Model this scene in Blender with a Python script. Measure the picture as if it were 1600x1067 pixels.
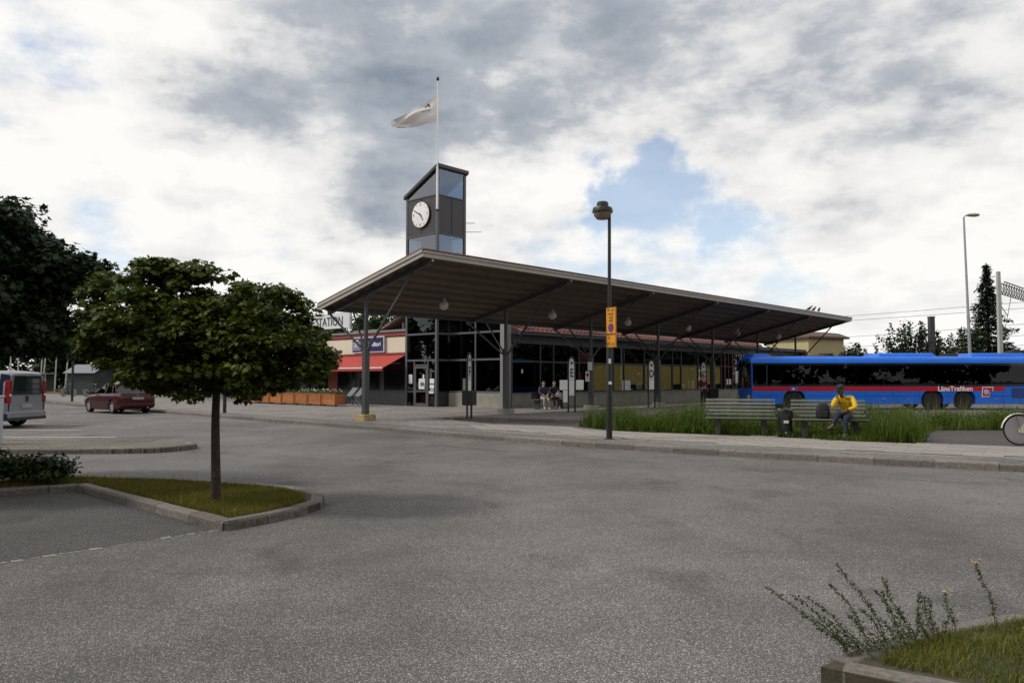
import bpy, bmesh, math, random
import numpy as np
from mathutils import Vector, Matrix, Euler
from mathutils.geometry import tessellate_polygon

for o in list(bpy.data.objects):
    bpy.data.objects.remove(o)
R = math.radians
scn = bpy.context.scene
col = scn.collection

# ------------------------------------------------------------------ camera
cam_d = bpy.data.cameras.new('camera')
cam = bpy.data.objects.new('camera', cam_d)
col.objects.link(cam)
cam.location = (0, 0, 1.6)
cam.rotation_euler = (R(90 + 2.74), 0, 0)
cam_d.sensor_width = 36
cam_d.lens = 27.585
cam_d.clip_start = 0.05
cam_d.clip_end = 2000
scn.camera = cam

# ------------------------------------------------------------------ light
SUN_EL, SUN_AZ = 46, -100          # azimuth clockwise from +Y (ahead of the camera)
world = bpy.data.worlds.new('World')
scn.world = world
world.use_nodes = True
scn.view_settings.view_transform = 'Standard'
scn.view_settings.look = 'None'
scn.view_settings.gamma = 1
scn.view_settings.use_curve_mapping = False
scn.view_settings.exposure = 0.04
scn.render.engine = 'CYCLES'
scn.cycles.max_bounces = 5
scn.cycles.diffuse_bounces = 2
scn.cycles.glossy_bounces = 3
scn.cycles.transmission_bounces = 4
scn.cycles.transparent_max_bounces = 10

sun_d = bpy.data.lights.new('sun', 'SUN')
sun_d.energy = 2.4
sun_d.angle = R(10)
sun_d.color = (1.0, 0.95, 0.87)
sun = bpy.data.objects.new('sun', sun_d)
col.objects.link(sun)
sd = Vector((math.sin(R(SUN_AZ)) * math.cos(R(SUN_EL)), math.cos(R(SUN_AZ)) * math.cos(R(SUN_EL)), math.sin(R(SUN_EL))))
sun.location = sd * 60
sun.rotation_euler = sd.to_track_quat('Z', 'Y').to_euler()


def build_world():
    nt = world.node_tree
    N = nt.nodes
    L = nt.links
    N.clear()

    def math_n(op, a, b=None, clamp=False):
        n = N.new('ShaderNodeMath'); n.operation = op; n.use_clamp = clamp
        for i, x in enumerate((a, b)):
            if x is None:
                continue
            if isinstance(x, (int, float)):
                n.inputs[i].default_value = x
            else:
                L.new(x, n.inputs[i])
        return n.outputs[0]

    def ramp(x, lo, hi, smooth=True):
        n = N.new('ShaderNodeMapRange'); n.interpolation_type = 'SMOOTHSTEP' if smooth else 'LINEAR'
        L.new(x, n.inputs[0]); n.inputs[1].default_value = lo; n.inputs[2].default_value = hi
        return n.outputs[0]

    tc = N.new('ShaderNodeTexCoord')
    d = tc.outputs['Generated']
    sep = N.new('ShaderNodeSeparateXYZ'); L.new(d, sep.inputs[0])
    z = math_n('MAXIMUM', sep.outputs[2], 0.0)
    k = math_n('DIVIDE', 1.0, math_n('ADD', z, 0.16))
    sc = N.new('ShaderNodeVectorMath'); sc.operation = 'SCALE'
    comb = N.new('ShaderNodeCombineXYZ')
    L.new(sep.outputs[0], comb.inputs[0]); L.new(sep.outputs[1], comb.inputs[1]); comb.inputs[2].default_value = 0.35
    L.new(comb.outputs[0], sc.inputs[0]); L.new(k, sc.inputs['Scale'])

    def noise(scale, detail, rough, off, dist=0.0, vec=None):
        mp = N.new('ShaderNodeMapping'); mp.inputs['Location'].default_value = off
        L.new(vec if vec is not None else sc.outputs[0], mp.inputs[0])
        n = N.new('ShaderNodeTexNoise'); n.inputs['Scale'].default_value = scale
        n.inputs['Detail'].default_value = detail; n.inputs['Roughness'].default_value = rough
        n.inputs['Distortion'].default_value = dist
        L.new(mp.outputs[0], n.inputs['Vector'])
        return n.outputs[0]

    def blob(az, el, sig):
        v = (math.sin(R(az)) * math.cos(R(el)), math.cos(R(az)) * math.cos(R(el)), math.sin(R(el)))
        n = N.new('ShaderNodeVectorMath'); n.operation = 'DISTANCE'
        L.new(dw.outputs[0], n.inputs[0]); n.inputs[1].default_value = v
        return ramp(n.outputs['Value'], 2.0 * R(sig), 0.0)

    # wobble the direction so the cloud masses have ragged edges
    wn = N.new('ShaderNodeTexNoise'); wn.inputs['Scale'].default_value = 7.0; wn.inputs['Detail'].default_value = 7
    wn.inputs['Roughness'].default_value = .6
    L.new(d, wn.inputs['Vector'])
    w1 = N.new('ShaderNodeVectorMath'); w1.operation = 'SUBTRACT'; L.new(wn.outputs['Color'], w1.inputs[0]); w1.inputs[1].default_value = (.5, .5, .5)
    w2 = N.new('ShaderNodeVectorMath'); w2.operation = 'SCALE'; L.new(w1.outputs[0], w2.inputs[0]); w2.inputs['Scale'].default_value = 0.20
    dw = N.new('ShaderNodeVectorMath'); dw.operation = 'ADD'; L.new(d, dw.inputs[0]); L.new(w2.outputs[0], dw.inputs[1])

    stv = N.new('ShaderNodeVectorMath'); stv.operation = 'MULTIPLY'; L.new(d, stv.inputs[0]); stv.inputs[1].default_value = (1, 1, 2.1)
    n_big = noise(0.75, 6, 0.55, (3.1, 1.7, 0), 0.1)
    n_mid = noise(1.9, 6, 0.6, (7.3, 2.2, 1), 0.1)
    n_dir = noise(7.0, 7, 0.6, (1.3, 5.2, 2), 0.0, stv.outputs[0])
    cover = math_n('ADD', math_n('MULTIPLY', n_big, 0.55), math_n('MULTIPLY', n_mid, 0.45))
    cover = math_n('ADD', cover, math_n('MULTIPLY', math_n('SUBTRACT', n_dir, .5), .75))
    # holes in the cloud where the photograph shows blue
    for az, el, sg, w in ((4.0, 17.6, 2.2, .34), (9.3, 14.6, 2.6, .34), (13.4, 12.4, 3.2, .34), (9.0, 11.2, 3.0, .32), (17.2, 11.0, 3.0, .30), (5.2, 13.2, 2.2, .24), (6.0, 12.6, 1.6, .16), (-6, 15.6, 2.4, .18), (-12.5, 15, 2.4, .14), (-17, 9, 3, .14), (-27, 9.5, 3, .12), (-31, 20, 3.5, .14), (20, 7.5, 3, .18), (3, 8.6, 2.4, .16), (29, 6, 3, .14)):
        cover = math_n('SUBTRACT', cover, math_n('MULTIPLY', blob(az, el, sg), w))
    for az, el, sg, w in ((1.5, 15, 3.2, .2), (-14, 22, 10, .25), (20, 20, 9, .25), (8, 22, 6, .2), (27, 12, 7, .2)):
        cover = math_n('ADD', cover, math_n('MULTIPLY', blob(az, el, sg), w))
    cov = math_n('ADD', math_n('MULTIPLY', ramp(cover, 0.24, 0.50), .68), .32)
    br = math_n('ADD', math_n('MULTIPLY', noise(1.1, 6, .6, (11.3, 4.4, 3), .12), .9), math_n('MULTIPLY', n_dir, .75))
    puff = ramp(noise(11.0, 6, .58, (2.2, 8.1, 5), .1, stv.outputs[0]), .36, .62)
    br = math_n('ADD', br, math_n('MULTIPLY', math_n('SUBTRACT', puff, .5), .20))
    br = math_n('SUBTRACT', br, .07)
    for az, el, sg, w in ((-15, 19.5, 6, -.26), (-9, 22, 7, -.30), (-1, 24, 7, -.32), (9, 23.5, 6, -.24), (-9, 12.5, 3.0, -.34), (-21, 17, 4, -.16), (-31, 19, 3, -.14), (25, 22, 8, -.10), (20, 16, 6, -.06),
                          (1.5, 14.5, 3.5, .25), (-27, 10, 6, .22), (-14, 9, 5, .14), (18, 8, 6, .18), (30, 9, 7, .14), (-30, 24, 5, .1), (-18, 14, 3, .15)):
        br = math_n('ADD', br, math_n('MULTIPLY', blob(az, el, sg), w))
    cr = N.new('ShaderNodeValToRGB')
    L.new(br, cr.inputs[0])
    e = cr.color_ramp.elements
    e[0].position = 0.05; e[0].color = (0.24, 0.285, 0.345, 1)
    e[1].position = 0.95; e[1].color = (0.97, 0.955, 0.93, 1)
    x = e.new(0.42); x.color = (0.45, 0.48, 0.525, 1)
    x = e.new(0.68); x.color = (0.80, 0.795, 0.785, 1)
    sky = N.new('ShaderNodeTexSky'); sky.sky_type = 'NISHITA'; sky.sun_disc = False
    sky.sun_elevation = R(SUN_EL); sky.sun_rotation = R(SUN_AZ)
    sky.air_density = 1.0; sky.dust_density = 0.4; sky.ozone_density = 2.5
    b1 = N.new('ShaderNodeBackground'); L.new(sky.outputs[0], b1.inputs[0]); b1.inputs[1].default_value = 0.15
    b2 = N.new('ShaderNodeBackground'); L.new(cr.outputs[0], b2.inputs[0]); b2.inputs[1].default_value = 1.0
    mx = N.new('ShaderNodeMixShader'); L.new(cov, mx.inputs[0]); L.new(b1.outputs[0], mx.inputs[1]); L.new(b2.outputs[0], mx.inputs[2])
    out = N.new('ShaderNodeOutputWorld'); L.new(mx.outputs[0], out.inputs[0])


build_world()

# ------------------------------------------------------------------ materials
MATS = {}


def mat(name, c, rough=.6, metal=0.0, var=.12, vs=3.0, bump=0.0, bs=60.0, spec=.5, coat=0.0, detail=6):
    if name in MATS:
        return MATS[name]
    m = bpy.data.materials.new(name); m.use_nodes = True
    nt = m.node_tree; N = nt.nodes; L = nt.links
    p = N['Principled BSDF']
    p.inputs['Roughness'].default_value = rough
    p.inputs['Metallic'].default_value = metal
    p.inputs['Specular IOR Level'].default_value = spec
    p.inputs['Coat Weight'].default_value = coat
    tc = N.new('ShaderNodeTexCoord')
    no = N.new('ShaderNodeTexNoise'); no.inputs['Scale'].default_value = vs; no.inputs['Detail'].default_value = detail
    no.inputs['Roughness'].default_value = .6
    L.new(tc.outputs['Object'], no.inputs['Vector'])
    oi = N.new('ShaderNodeObjectInfo')
    cr = N.new('ShaderNodeValToRGB')
    cr.color_ramp.elements[0].position = .3; cr.color_ramp.elements[1].position = .72
    cr.color_ramp.elements[0].color = tuple(max(0, x * (1 - var)) for x in c) + (1,)
    cr.color_ramp.elements[1].color = tuple(min(1, x * (1 + var)) for x in c) + (1,)
    L.new(no.outputs[0], cr.inputs[0])
    hs = N.new('ShaderNodeHueSaturation')
    mr = N.new('ShaderNodeMapRange'); L.new(oi.outputs['Random'], mr.inputs[0]); mr.inputs[3].default_value = 1 - var * .6; mr.inputs[4].default_value = 1 + var * .6
    L.new(mr.outputs[0], hs.inputs['Value']); L.new(cr.outputs[0], hs.inputs['Color'])
    L.new(hs.outputs[0], p.inputs['Base Color'])
    if bump:
        nb = N.new('ShaderNodeTexNoise'); nb.inputs['Scale'].default_value = bs; nb.inputs['Detail'].default_value = 4
        L.new(tc.outputs['Object'], nb.inputs['Vector'])
        b = N.new('ShaderNodeBump'); b.inputs['Strength'].default_value = bump; b.inputs['Distance'].default_value = .02
        L.new(nb.outputs[0], b.inputs['Height']); L.new(b.outputs[0], p.inputs['Normal'])
    MATS[name] = m
    return m


def leaf_mat(name, c1, c2, trans=.35, rough=.5):
    m = bpy.data.materials.new(name); m.use_nodes = True
    nt = m.node_tree; N = nt.nodes; L = nt.links
    p = N['Principled BSDF']; p.inputs['Roughness'].default_value = rough
    p.inputs['Specular IOR Level'].default_value = .22
    g = N.new('ShaderNodeNewGeometry')
    tc = N.new('ShaderNodeTexCoord')
    no = N.new('ShaderNodeTexNoise'); no.inputs['Scale'].default_value = 1.7
    L.new(tc.outputs['Object'], no.inputs['Vector'])
    ad = N.new('ShaderNodeMath'); ad.operation = 'ADD'; L.new(g.outputs['Random Per Island'], ad.inputs[0]); L.new(no.outputs[0], ad.inputs[1])
    ha = N.new('ShaderNodeMath'); ha.operation = 'MULTIPLY'; L.new(ad.outputs[0], ha.inputs[0]); ha.inputs[1].default_value = .5
    cr = N.new('ShaderNodeValToRGB')
    cr.color_ramp.elements[0].position = .15; cr.color_ramp.elements[1].position = .85
    cr.color_ramp.elements[0].color = c1 + (1,); cr.color_ramp.elements[1].color = c2 + (1,)
    L.new(ha.outputs[0], cr.inputs[0]); L.new(cr.outputs[0], p.inputs['Base Color'])
    t = N.new('ShaderNodeBsdfTranslucent'); L.new(cr.outputs[0], t.inputs[0])
    mx = N.new('ShaderNodeMixShader'); mx.inputs[0].default_value = trans
    L.new(p.outputs[0], mx.inputs[1]); L.new(t.outputs[0], mx.inputs[2])
    L.new(mx.outputs[0], N['Material Output'].inputs[0])
    MATS[name] = m
    return m


def glass_mat(name, tint=(.5, .55, .55), refl=1.0, rough=0.0, f0=0.06):
    m = bpy.data.materials.new(name); m.use_nodes = True
    nt = m.node_tree; N = nt.nodes; L = nt.links
    N.remove(N['Principled BSDF'])
    t = N.new('ShaderNodeBsdfTransparent'); t.inputs[0].default_value = tint + (1,)
    g = N.new('ShaderNodeBsdfGlossy'); g.inputs['Roughness'].default_value = rough; g.inputs[0].default_value = (.95, .97, 1, 1)
    lw = N.new('ShaderNodeLayerWeight'); lw.inputs[0].default_value = .5
    pw = N.new('ShaderNodeMath'); pw.operation = 'POWER'; L.new(lw.outputs['Facing'], pw.inputs[0]); pw.inputs[1].default_value = 4
    mr = N.new('ShaderNodeMapRange'); L.new(pw.outputs[0], mr.inputs[0]); mr.inputs[3].default_value = f0; mr.inputs[4].default_value = refl
    tc = N.new('ShaderNodeTexCoord')
    nb = N.new('ShaderNodeTexNoise'); nb.inputs['Scale'].default_value = .8; L.new(tc.outputs['Object'], nb.inputs['Vector'])
    b = N.new('ShaderNodeBump'); b.inputs['Strength'].default_value = .04; b.inputs['Distance'].default_value = .05
    L.new(nb.outputs[0], b.inputs['Height']); L.new(b.outputs[0], g.inputs['Normal'])
    mx = N.new('ShaderNodeMixShader'); L.new(mr.outputs[0], mx.inputs[0]); L.new(t.outputs[0], mx.inputs[1]); L.new(g.outputs[0], mx.inputs[2])
    L.new(mx.outputs[0], N['Material Output'].inputs[0])
    MATS[name] = m
    return m


def asphalt_mat(name, dark, light, speck, patch=.35, pscale=.35):
    """stones in bitumen: fine light and dark chips, broad worn and oily patches"""
    m = bpy.data.materials.new(name); m.use_nodes = True
    nt = m.node_tree; N = nt.nodes; L = nt.links
    p = N['Principled BSDF']; p.inputs['Roughness'].default_value = .78; p.inputs['Specular IOR Level'].default_value = .35
    tc = N.new('ShaderNodeTexCoord')

    def noise(s, d, r=.6, stretch=None, w=0):
        n = N.new('ShaderNodeTexNoise'); n.inputs['Scale'].default_value = s; n.inputs['Detail'].default_value = d; n.inputs['Roughness'].default_value = r
        mp = N.new('ShaderNodeMapping'); L.new(tc.outputs['Object'], mp.inputs[0])
        if stretch:
            mp.inputs['Scale'].default_value = stretch[:3]; mp.inputs['Rotation'].default_value = (0, 0, R(stretch[3]))
        mp.inputs['Location'].default_value = (w, w * .7, 0)
        L.new(mp.outputs[0], n.inputs['Vector'])
        return n.outputs[0]
    vo = N.new('ShaderNodeTexVoronoi'); vo.inputs['Scale'].default_value = 150; L.new(tc.outputs['Object'], vo.inputs['Vector'])
    sepc = N.new('ShaderNodeSeparateColor'); L.new(vo.outputs['Color'], sepc.inputs[0])
    r1 = N.new('ShaderNodeValToRGB'); L.new(sepc.outputs[0], r1.inputs[0])
    e = r1.color_ramp.elements
    e[0].position = .12; e[0].color = dark + (1,)
    e[1].position = .97; e[1].color = speck + (1,)
    x = e.new(.80); x.color = light + (1,)
    # patches
    a = noise(pscale, 6, .62, w=3)
    b = noise(.22, 5, .6, (1.0, .16, 1, 35), 9)
    c = noise(1.7, 7, .7, w=21)

    def ma(op, a, b):
        n = N.new('ShaderNodeMath'); n.operation = op
        for i, q in enumerate((a, b)):
            if isinstance(q, (int, float)):
                n.inputs[i].default_value = q
            else:
                L.new(q, n.inputs[i])
        return n.outputs[0]
    s = ma('ADD', ma('ADD', ma('MULTIPLY', a, .45), ma('MULTIPLY', b, .35)), ma('MULTIPLY', c, .2))
    mr = N.new('ShaderNodeMapRange'); L.new(s, mr.inputs[0]); mr.inputs[1].default_value = .34; mr.inputs[2].default_value = .66
    mr.inputs[3].default_value = 1 - patch; mr.inputs[4].default_value = 1 + patch
    hs = N.new('ShaderNodeMixRGB'); hs.blend_type = 'MULTIPLY'; hs.inputs[0].default_value = 1
    L.new(r1.outputs[0], hs.inputs[1]); L.new(mr.outputs[0], hs.inputs[2])
    # thin cracks
    vc = N.new('ShaderNodeTexVoronoi'); vc.feature = 'DISTANCE_TO_EDGE'; vc.inputs['Scale'].default_value = .23
    mpc = N.new('ShaderNodeMapping'); L.new(tc.outputs['Object'], mpc.inputs[0])
    nn = N.new('ShaderNodeTexNoise'); nn.inputs['Scale'].default_value = 1.1; nn.inputs['Detail'].default_value = 6; L.new(tc.outputs['Object'], nn.inputs['Vector'])
    va = N.new('ShaderNodeVectorMath'); va.operation = 'ADD'; L.new(mpc.outputs[0], va.inputs[0]); L.new(nn.outputs['Color'], va.inputs[1])
    L.new(va.outputs[0], vc.inputs['Vector'])
    cw = N.new('ShaderNodeMapRange'); L.new(vc.outputs['Distance'], cw.inputs[0]); cw.inputs[1].default_value = 0; cw.inputs[2].default_value = .006
    gate = N.new('ShaderNodeMapRange'); L.new(noise(.25, 2, .5, w=40), gate.inputs[0]); gate.inputs[1].default_value = .5; gate.inputs[2].default_value = .62; gate.inputs[3].default_value = 1; gate.inputs[4].default_value = 0
    ck = ma('MAXIMUM', cw.outputs[0], gate.outputs[0])
    ck2 = N.new('ShaderNodeMapRange'); L.new(ck, ck2.inputs[0]); ck2.inputs[3].default_value = .72
    h2 = N.new('ShaderNodeMixRGB'); h2.blend_type = 'MULTIPLY'; h2.inputs[0].default_value = 1
    L.new(hs.outputs[0], h2.inputs[1]); L.new(ck2.outputs[0], h2.inputs[2])
    sp = N.new('ShaderNodeMapRange'); L.new(noise(.9, 4, .55, (1, .6, 1, 20), 63), sp.inputs[0]); sp.inputs[1].default_value = .60; sp.inputs[2].default_value = .72; sp.inputs[3].default_value = 1.0; sp.inputs[4].default_value = .62
    h3 = N.new('ShaderNodeMixRGB'); h3.blend_type = 'MULTIPLY'; h3.inputs[0].default_value = 1
    L.new(h2.outputs[0], h3.inputs[1]); L.new(sp.outputs[0], h3.inputs[2])
    L.new(h3.outputs[0], p.inputs['Base Color'])
    bp = N.new('ShaderNodeBump'); bp.inputs['Strength'].default_value = .55; bp.inputs['Distance'].default_value = .012
    hgt = ma('ADD', ma('MULTIPLY', noise(95, 3), 1.0), ma('MULTIPLY', vo.outputs['Distance'], -.8))
    L.new(hgt, bp.inputs['Height']); L.new(bp.outputs[0], p.inputs['Normal'])
    MATS[name] = m
    return m


def paver_mat(name, c1, c2, mortar, bw, bh, rot=0, var=.3, msize=.012):
    m = bpy.data.materials.new(name); m.use_nodes = True
    nt = m.node_tree; N = nt.nodes; L = nt.links
    p = N['Principled BSDF']; p.inputs['Roughness'].default_value = .85; p.inputs['Specular IOR Level'].default_value = .3
    tc = N.new('ShaderNodeTexCoord')
    mp = N.new('ShaderNodeMapping'); mp.inputs['Rotation'].default_value = (0, 0, R(rot)); L.new(tc.outputs['Object'], mp.inputs[0])
    br = N.new('ShaderNodeTexBrick'); br.inputs['Scale'].default_value = 1; br.inputs['Brick Width'].default_value = bw; br.inputs['Row Height'].default_value = bh
    br.inputs['Mortar Size'].default_value = msize; br.inputs['Mortar Smooth'].default_value = .3
    br.inputs['Color1'].default_value = c1 + (1,); br.inputs['Color2'].default_value = c2 + (1,); br.inputs['Mortar'].default_value = mortar + (1,)
    L.new(mp.outputs[0], br.inputs['Vector'])
    no = N.new('ShaderNodeTexNoise'); no.inputs['Scale'].default_value = .5; no.inputs['Detail'].default_value = 8; no.inputs['Roughness'].default_value = .65
    L.new(tc.outputs['Object'], no.inputs['Vector'])
    mr = N.new('ShaderNodeMapRange'); L.new(no.outputs[0], mr.inputs[0]); mr.inputs[1].default_value = .3; mr.inputs[2].default_value = .7; mr.inputs[3].default_value = 1 - var; mr.inputs[4].default_value = 1 + var
    mu = N.new('ShaderNodeMixRGB'); mu.blend_type = 'MULTIPLY'; mu.inputs[0].default_value = 1
    L.new(br.outputs['Color'], mu.inputs[1]); L.new(mr.outputs[0], mu.inputs[2]); L.new(mu.outputs[0], p.inputs['Base Color'])
    nf = N.new('ShaderNodeTexNoise'); nf.inputs['Scale'].default_value = 70; L.new(tc.outputs['Object'], nf.inputs['Vector'])
    ad = N.new('ShaderNodeMath'); ad.operation = 'MULTIPLY_ADD'; L.new(nf.outputs[0], ad.inputs[0]); ad.inputs[1].default_value = .25; L.new(br.outputs['Fac'], ad.inputs[2])
    iv = N.new('ShaderNodeMath'); iv.operation = 'SUBTRACT'; L.new(nf.outputs[0], iv.inputs[0]); L.new(br.outputs['Fac'], iv.inputs[1])
    b = N.new('ShaderNodeBump'); b.inputs['Strength'].default_value = .5; b.inputs['Distance'].default_value = .012
    L.new(iv.outputs[0], b.inputs['Height']); L.new(b.outputs[0], p.inputs['Normal'])
    MATS[name] = m
    return m


ASPH = asphalt_mat('asphalt', (.060, .056, .053), (.130, .123, .117), (.35, .335, .32), .52)
ASPH2 = asphalt_mat('old_asphalt', (.034, .033, .032), (.070, .067, .065), (.22, .21, .20), .4)
ASPH2 = asphalt_mat('path_asphalt', (.032, .027, .027), (.062, .052, .051), (.14, .125, .12), .3)
PAVE = paver_mat('plaza_paving', (.215, .195, .18), (.175, .16, .15), (.10, .095, .085), .35, .35, -35)
SETT = paver_mat('granite_setts', (.20, .195, .19), (.13, .125, .12), (.06, .06, .055), .12, .1, -35, .3)
ISLPAVE = paver_mat('island_paving', (.17, .15, .12), (.12, .11, .09), (.06, .06, .04), .21, .105, 8, .35)
SLABM = mat('slab_concrete', (.24, .218, .20), .9, var=.16, vs=2.5, bump=.2, bs=90)
GRAN = mat('granite', (.145, .128, .112), .85, var=.35, vs=22, bump=.6, bs=35)
SOIL = mat('soil', (.05, .045, .025), .95, var=.4, vs=6, bump=.4)
LAWN = mat('lawn', (.07, .105, .025), .95, var=.35, vs=.6, bump=.3)
WHITEP = mat('road_paint', (.55, .55, .53), .8, var=.25, vs=7)
STEEL = mat('grey_steel', (.048, .050, .056), .5, .0, var=.12, vs=2, spec=.5)
STEELD = mat('dark_steel', (.035, .036, .04), .5, .0, var=.15)
BLACK = mat('black_metal', (.012, .012, .014), .45, var=.2)
GALV = mat('galvanised', (.32, .33, .35), .5, .5, var=.15)
SOFF = mat('soffit_boards', (.12, .088, .062), .75, var=.16, vs=1.2)
FASC = mat('fascia', (.36, .33, .29), .6, var=.1, vs=1)
REDROOF = mat('red_roof_metal', (.17, .062, .05), .5, var=.2, vs=1.5)
CONC = mat('concrete', (.26, .245, .20), .9, var=.2, vs=2, bump=.2)
YELB = mat('yellow_block', (.33, .24, .10), .85, var=.35, vs=6, bump=.2)
CREAM = mat('cream_panel', (.62, .56, .44), .7, var=.06, vs=1)
BROWNBAND = mat('brown_band', (.20, .035, .03), .6, var=.1)
FRAME = mat('window_frame_grey', (.085, .088, .095), .5, var=.08)
PANEL = mat('tower_panel', (.040, .036, .036), .45, var=.1, vs=.6)
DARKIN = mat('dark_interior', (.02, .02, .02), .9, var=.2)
GLASS = glass_mat('window_glass', (.26, .28, .28), .85, f0=.08)
GLASSB = glass_mat('tower_glass', (.52, .60, .68), .9, f0=.16)
GLASSV = glass_mat('vehicle_glass', (.10, .11, .115), .8, f0=.028)
GLASSC = glass_mat('clear_glass', (.85, .87, .85), .8, f0=.05)
BLIND = mat('ochre_blind', (.62, .45, .14), .8, var=.08, vs=1)
WHITE = mat('white_paint', (.75, .75, .73), .5, var=.06)
GLOBE = mat('opal_globe', (.55, .52, .47), .25, var=.04)
PAPER = mat('paper', (.65, .66, .64), .7, var=.15, vs=9)
WOODO = mat('orange_wood', (.36, .125, .035), .6, var=.25, vs=7)
BENCH = mat('bench_slat', (.14, .148, .128), .65, var=.22, vs=8, bump=.15)
BARK = mat('bark', (.055, .040, .028), .95, var=.4, vs=14, bump=.8, bs=30)
BARKD = mat('bark_dark', (.03, .024, .018), .95, var=.3, vs=8, bump=.5)
AWN = mat('awning_red', (.36, .034, .022), .75, var=.08, vs=2)
NAVY = mat('navy_sign', (.012, .012, .09), .4, var=.05)
TYRE = mat('tyre', (.012, .012, .012), .85, var=.2)
RUBBER = mat('black_plastic', (.02, .02, .022), .6, var=.2)
SKIN = mat('skin_dark', (.10, .05, .03), .55, var=.08)
SKINL = mat('skin_light', (.45, .28, .21), .55, var=.08)

# ------------------------------------------------------------------ helpers


class MB:
    def __init__(s):
        s.v = []; s.f = []

    def add(s, v, f):
        o = len(s.v); s.v += [tuple(x) for x in v]; s.f += [tuple(i + o for i in q) for q in f]
        return s

    def box(s, x0, x1, y0, y1, z0, z1):
        return s.add([(x0, y0, z0), (x1, y0, z0), (x1, y1, z0), (x0, y1, z0), (x0, y0, z1), (x1, y0, z1), (x1, y1, z1), (x0, y1, z1)],
                     [(0, 3, 2, 1), (4, 5, 6, 7), (0, 1, 5, 4), (1, 2, 6, 5), (2, 3, 7, 6), (3, 0, 4, 7)])

    def bar(s, p, q, w, h=None, up=(0, 0, 1)):
        """square bar from p to q, w across, h along the up side"""
        h = h or w
        p = Vector(p); q = Vector(q); d = (q - p).normalized(); u = Vector(up)
        if abs(d.dot(u)) > .99:
            u = Vector((0, 1, 0))
        a = d.cross(u).normalized(); b = a.cross(d)
        vs = []
        for e in (p, q):
            for i, j in ((-1, -1), (1, -1), (1, 1), (-1, 1)):
                vs.append(e + a * (i * w / 2) + b * (j * h / 2))
        return s.add(vs, [(3, 2, 1, 0), (4, 5, 6, 7), (0, 1, 5, 4), (1, 2, 6, 5), (2, 3, 7, 6), (3, 0, 4, 7)])

    def tube(s, pts, r, n=8, cap=True):
        pts = [Vector(p) for p in pts]
        rs = r if isinstance(r, (list, tuple)) else [r] * len(pts)
        vs = []; fs = []
        prev = None
        for i, p in enumerate(pts):
            d = (pts[min(i + 1, len(pts) - 1)] - pts[max(i - 1, 0)]).normalized()
            a = prev
            if a is None:
                a = d.orthogonal().normalized()
            a = (a - d * a.dot(d)).normalized()
            prev = a
            b = d.cross(a)
            for k in range(n):
                t = 2 * math.pi * k / n
                vs.append(p + (a * math.cos(t) + b * math.sin(t)) * rs[i])
        for i in range(len(pts) - 1):
            for k in range(n):
                k2 = (k + 1) % n
                fs.append((i * n + k, i * n + k2, (i + 1) * n + k2, (i + 1) * n + k))
        if cap:
            fs.append(tuple(range(n - 1, -1, -1))); fs.append(tuple((len(pts) - 1) * n + k for k in range(n)))
        return s.add(vs, fs)

    def lathe(s, prof, n=16, o=(0, 0, 0), axis='z'):
        vs = []; fs = []
        for r, h in prof:
            for k in range(n):
                t = 2 * math.pi * k / n
                x, y = r * math.cos(t), r * math.sin(t)
                if axis == 'z':
                    p = (x, y, h)
                elif axis == 'y':
                    p = (x, h, y)
                else:
                    p = (h, x, y)
                vs.append((p[0] + o[0], p[1] + o[1], p[2] + o[2]))
        for i in range(len(prof) - 1):
            for k in range(n):
                k2 = (k + 1) % n
                fs.append((i * n + k, i * n + k2, (i + 1) * n + k2, (i + 1) * n + k))
        if prof[0][0] > 1e-5:
            fs.append(tuple(range(n - 1, -1, -1)))
        if prof[-1][0] > 1e-5:
            fs.append(tuple((len(prof) - 1) * n + k for k in range(n)))
        return s.add(vs, fs)

    def ball(s, o, r, n=12, m=8):
        rx, ry, rz = r if isinstance(r, (tuple, list)) else (r, r, r)
        vs = []; fs = []
        for i in range(m + 1):
            ph = math.pi * i / m
            for k in range(n):
                t = 2 * math.pi * k / n
                vs.append((o[0] + rx * math.sin(ph) * math.cos(t), o[1] + ry * math.sin(ph) * math.sin(t), o[2] - rz * math.cos(ph)))
        for i in range(m):
            for k in range(n):
                k2 = (k + 1) % n
                fs.append((i * n + k, i * n + k2, (i + 1) * n + k2, (i + 1) * n + k))
        return s.add(vs, fs)

    def prism(s, poly, z0, z1, axis='z'):
        n = len(poly)

        def P(a, b, c):
            return (a, b, c) if axis == 'z' else ((a, c, b) if axis == 'y' else (c, a, b))
        vs = [P(a, b, z0) for a, b in poly] + [P(a, b, z1) for a, b in poly]
        tri = tessellate_polygon([[Vector((a, b, 0)) for a, b in poly]])
        fs = [tuple(t) for t in tri] + [tuple(i + n for i in t) for t in tri]
        fs += [(i, (i + 1) % n, n + (i + 1) % n, n + i) for i in range(n)]
        return s.add(vs, fs)

    def loft(s, rings, cap=True, closed=True):
        n = len(rings[0]); vs = [p for r in rings for p in r]; fs = []
        for i in range(len(rings) - 1):
            for k in range(n if closed else n - 1):
                k2 = (k + 1) % n
                fs.append((i * n + k, i * n + k2, (i + 1) * n + k2, (i + 1) * n + k))
        if cap:
            fs.append(tuple(range(n - 1, -1, -1))); fs.append(tuple((len(rings) - 1) * n + k for k in range(n)))
        return s.add(vs, fs)

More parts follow.
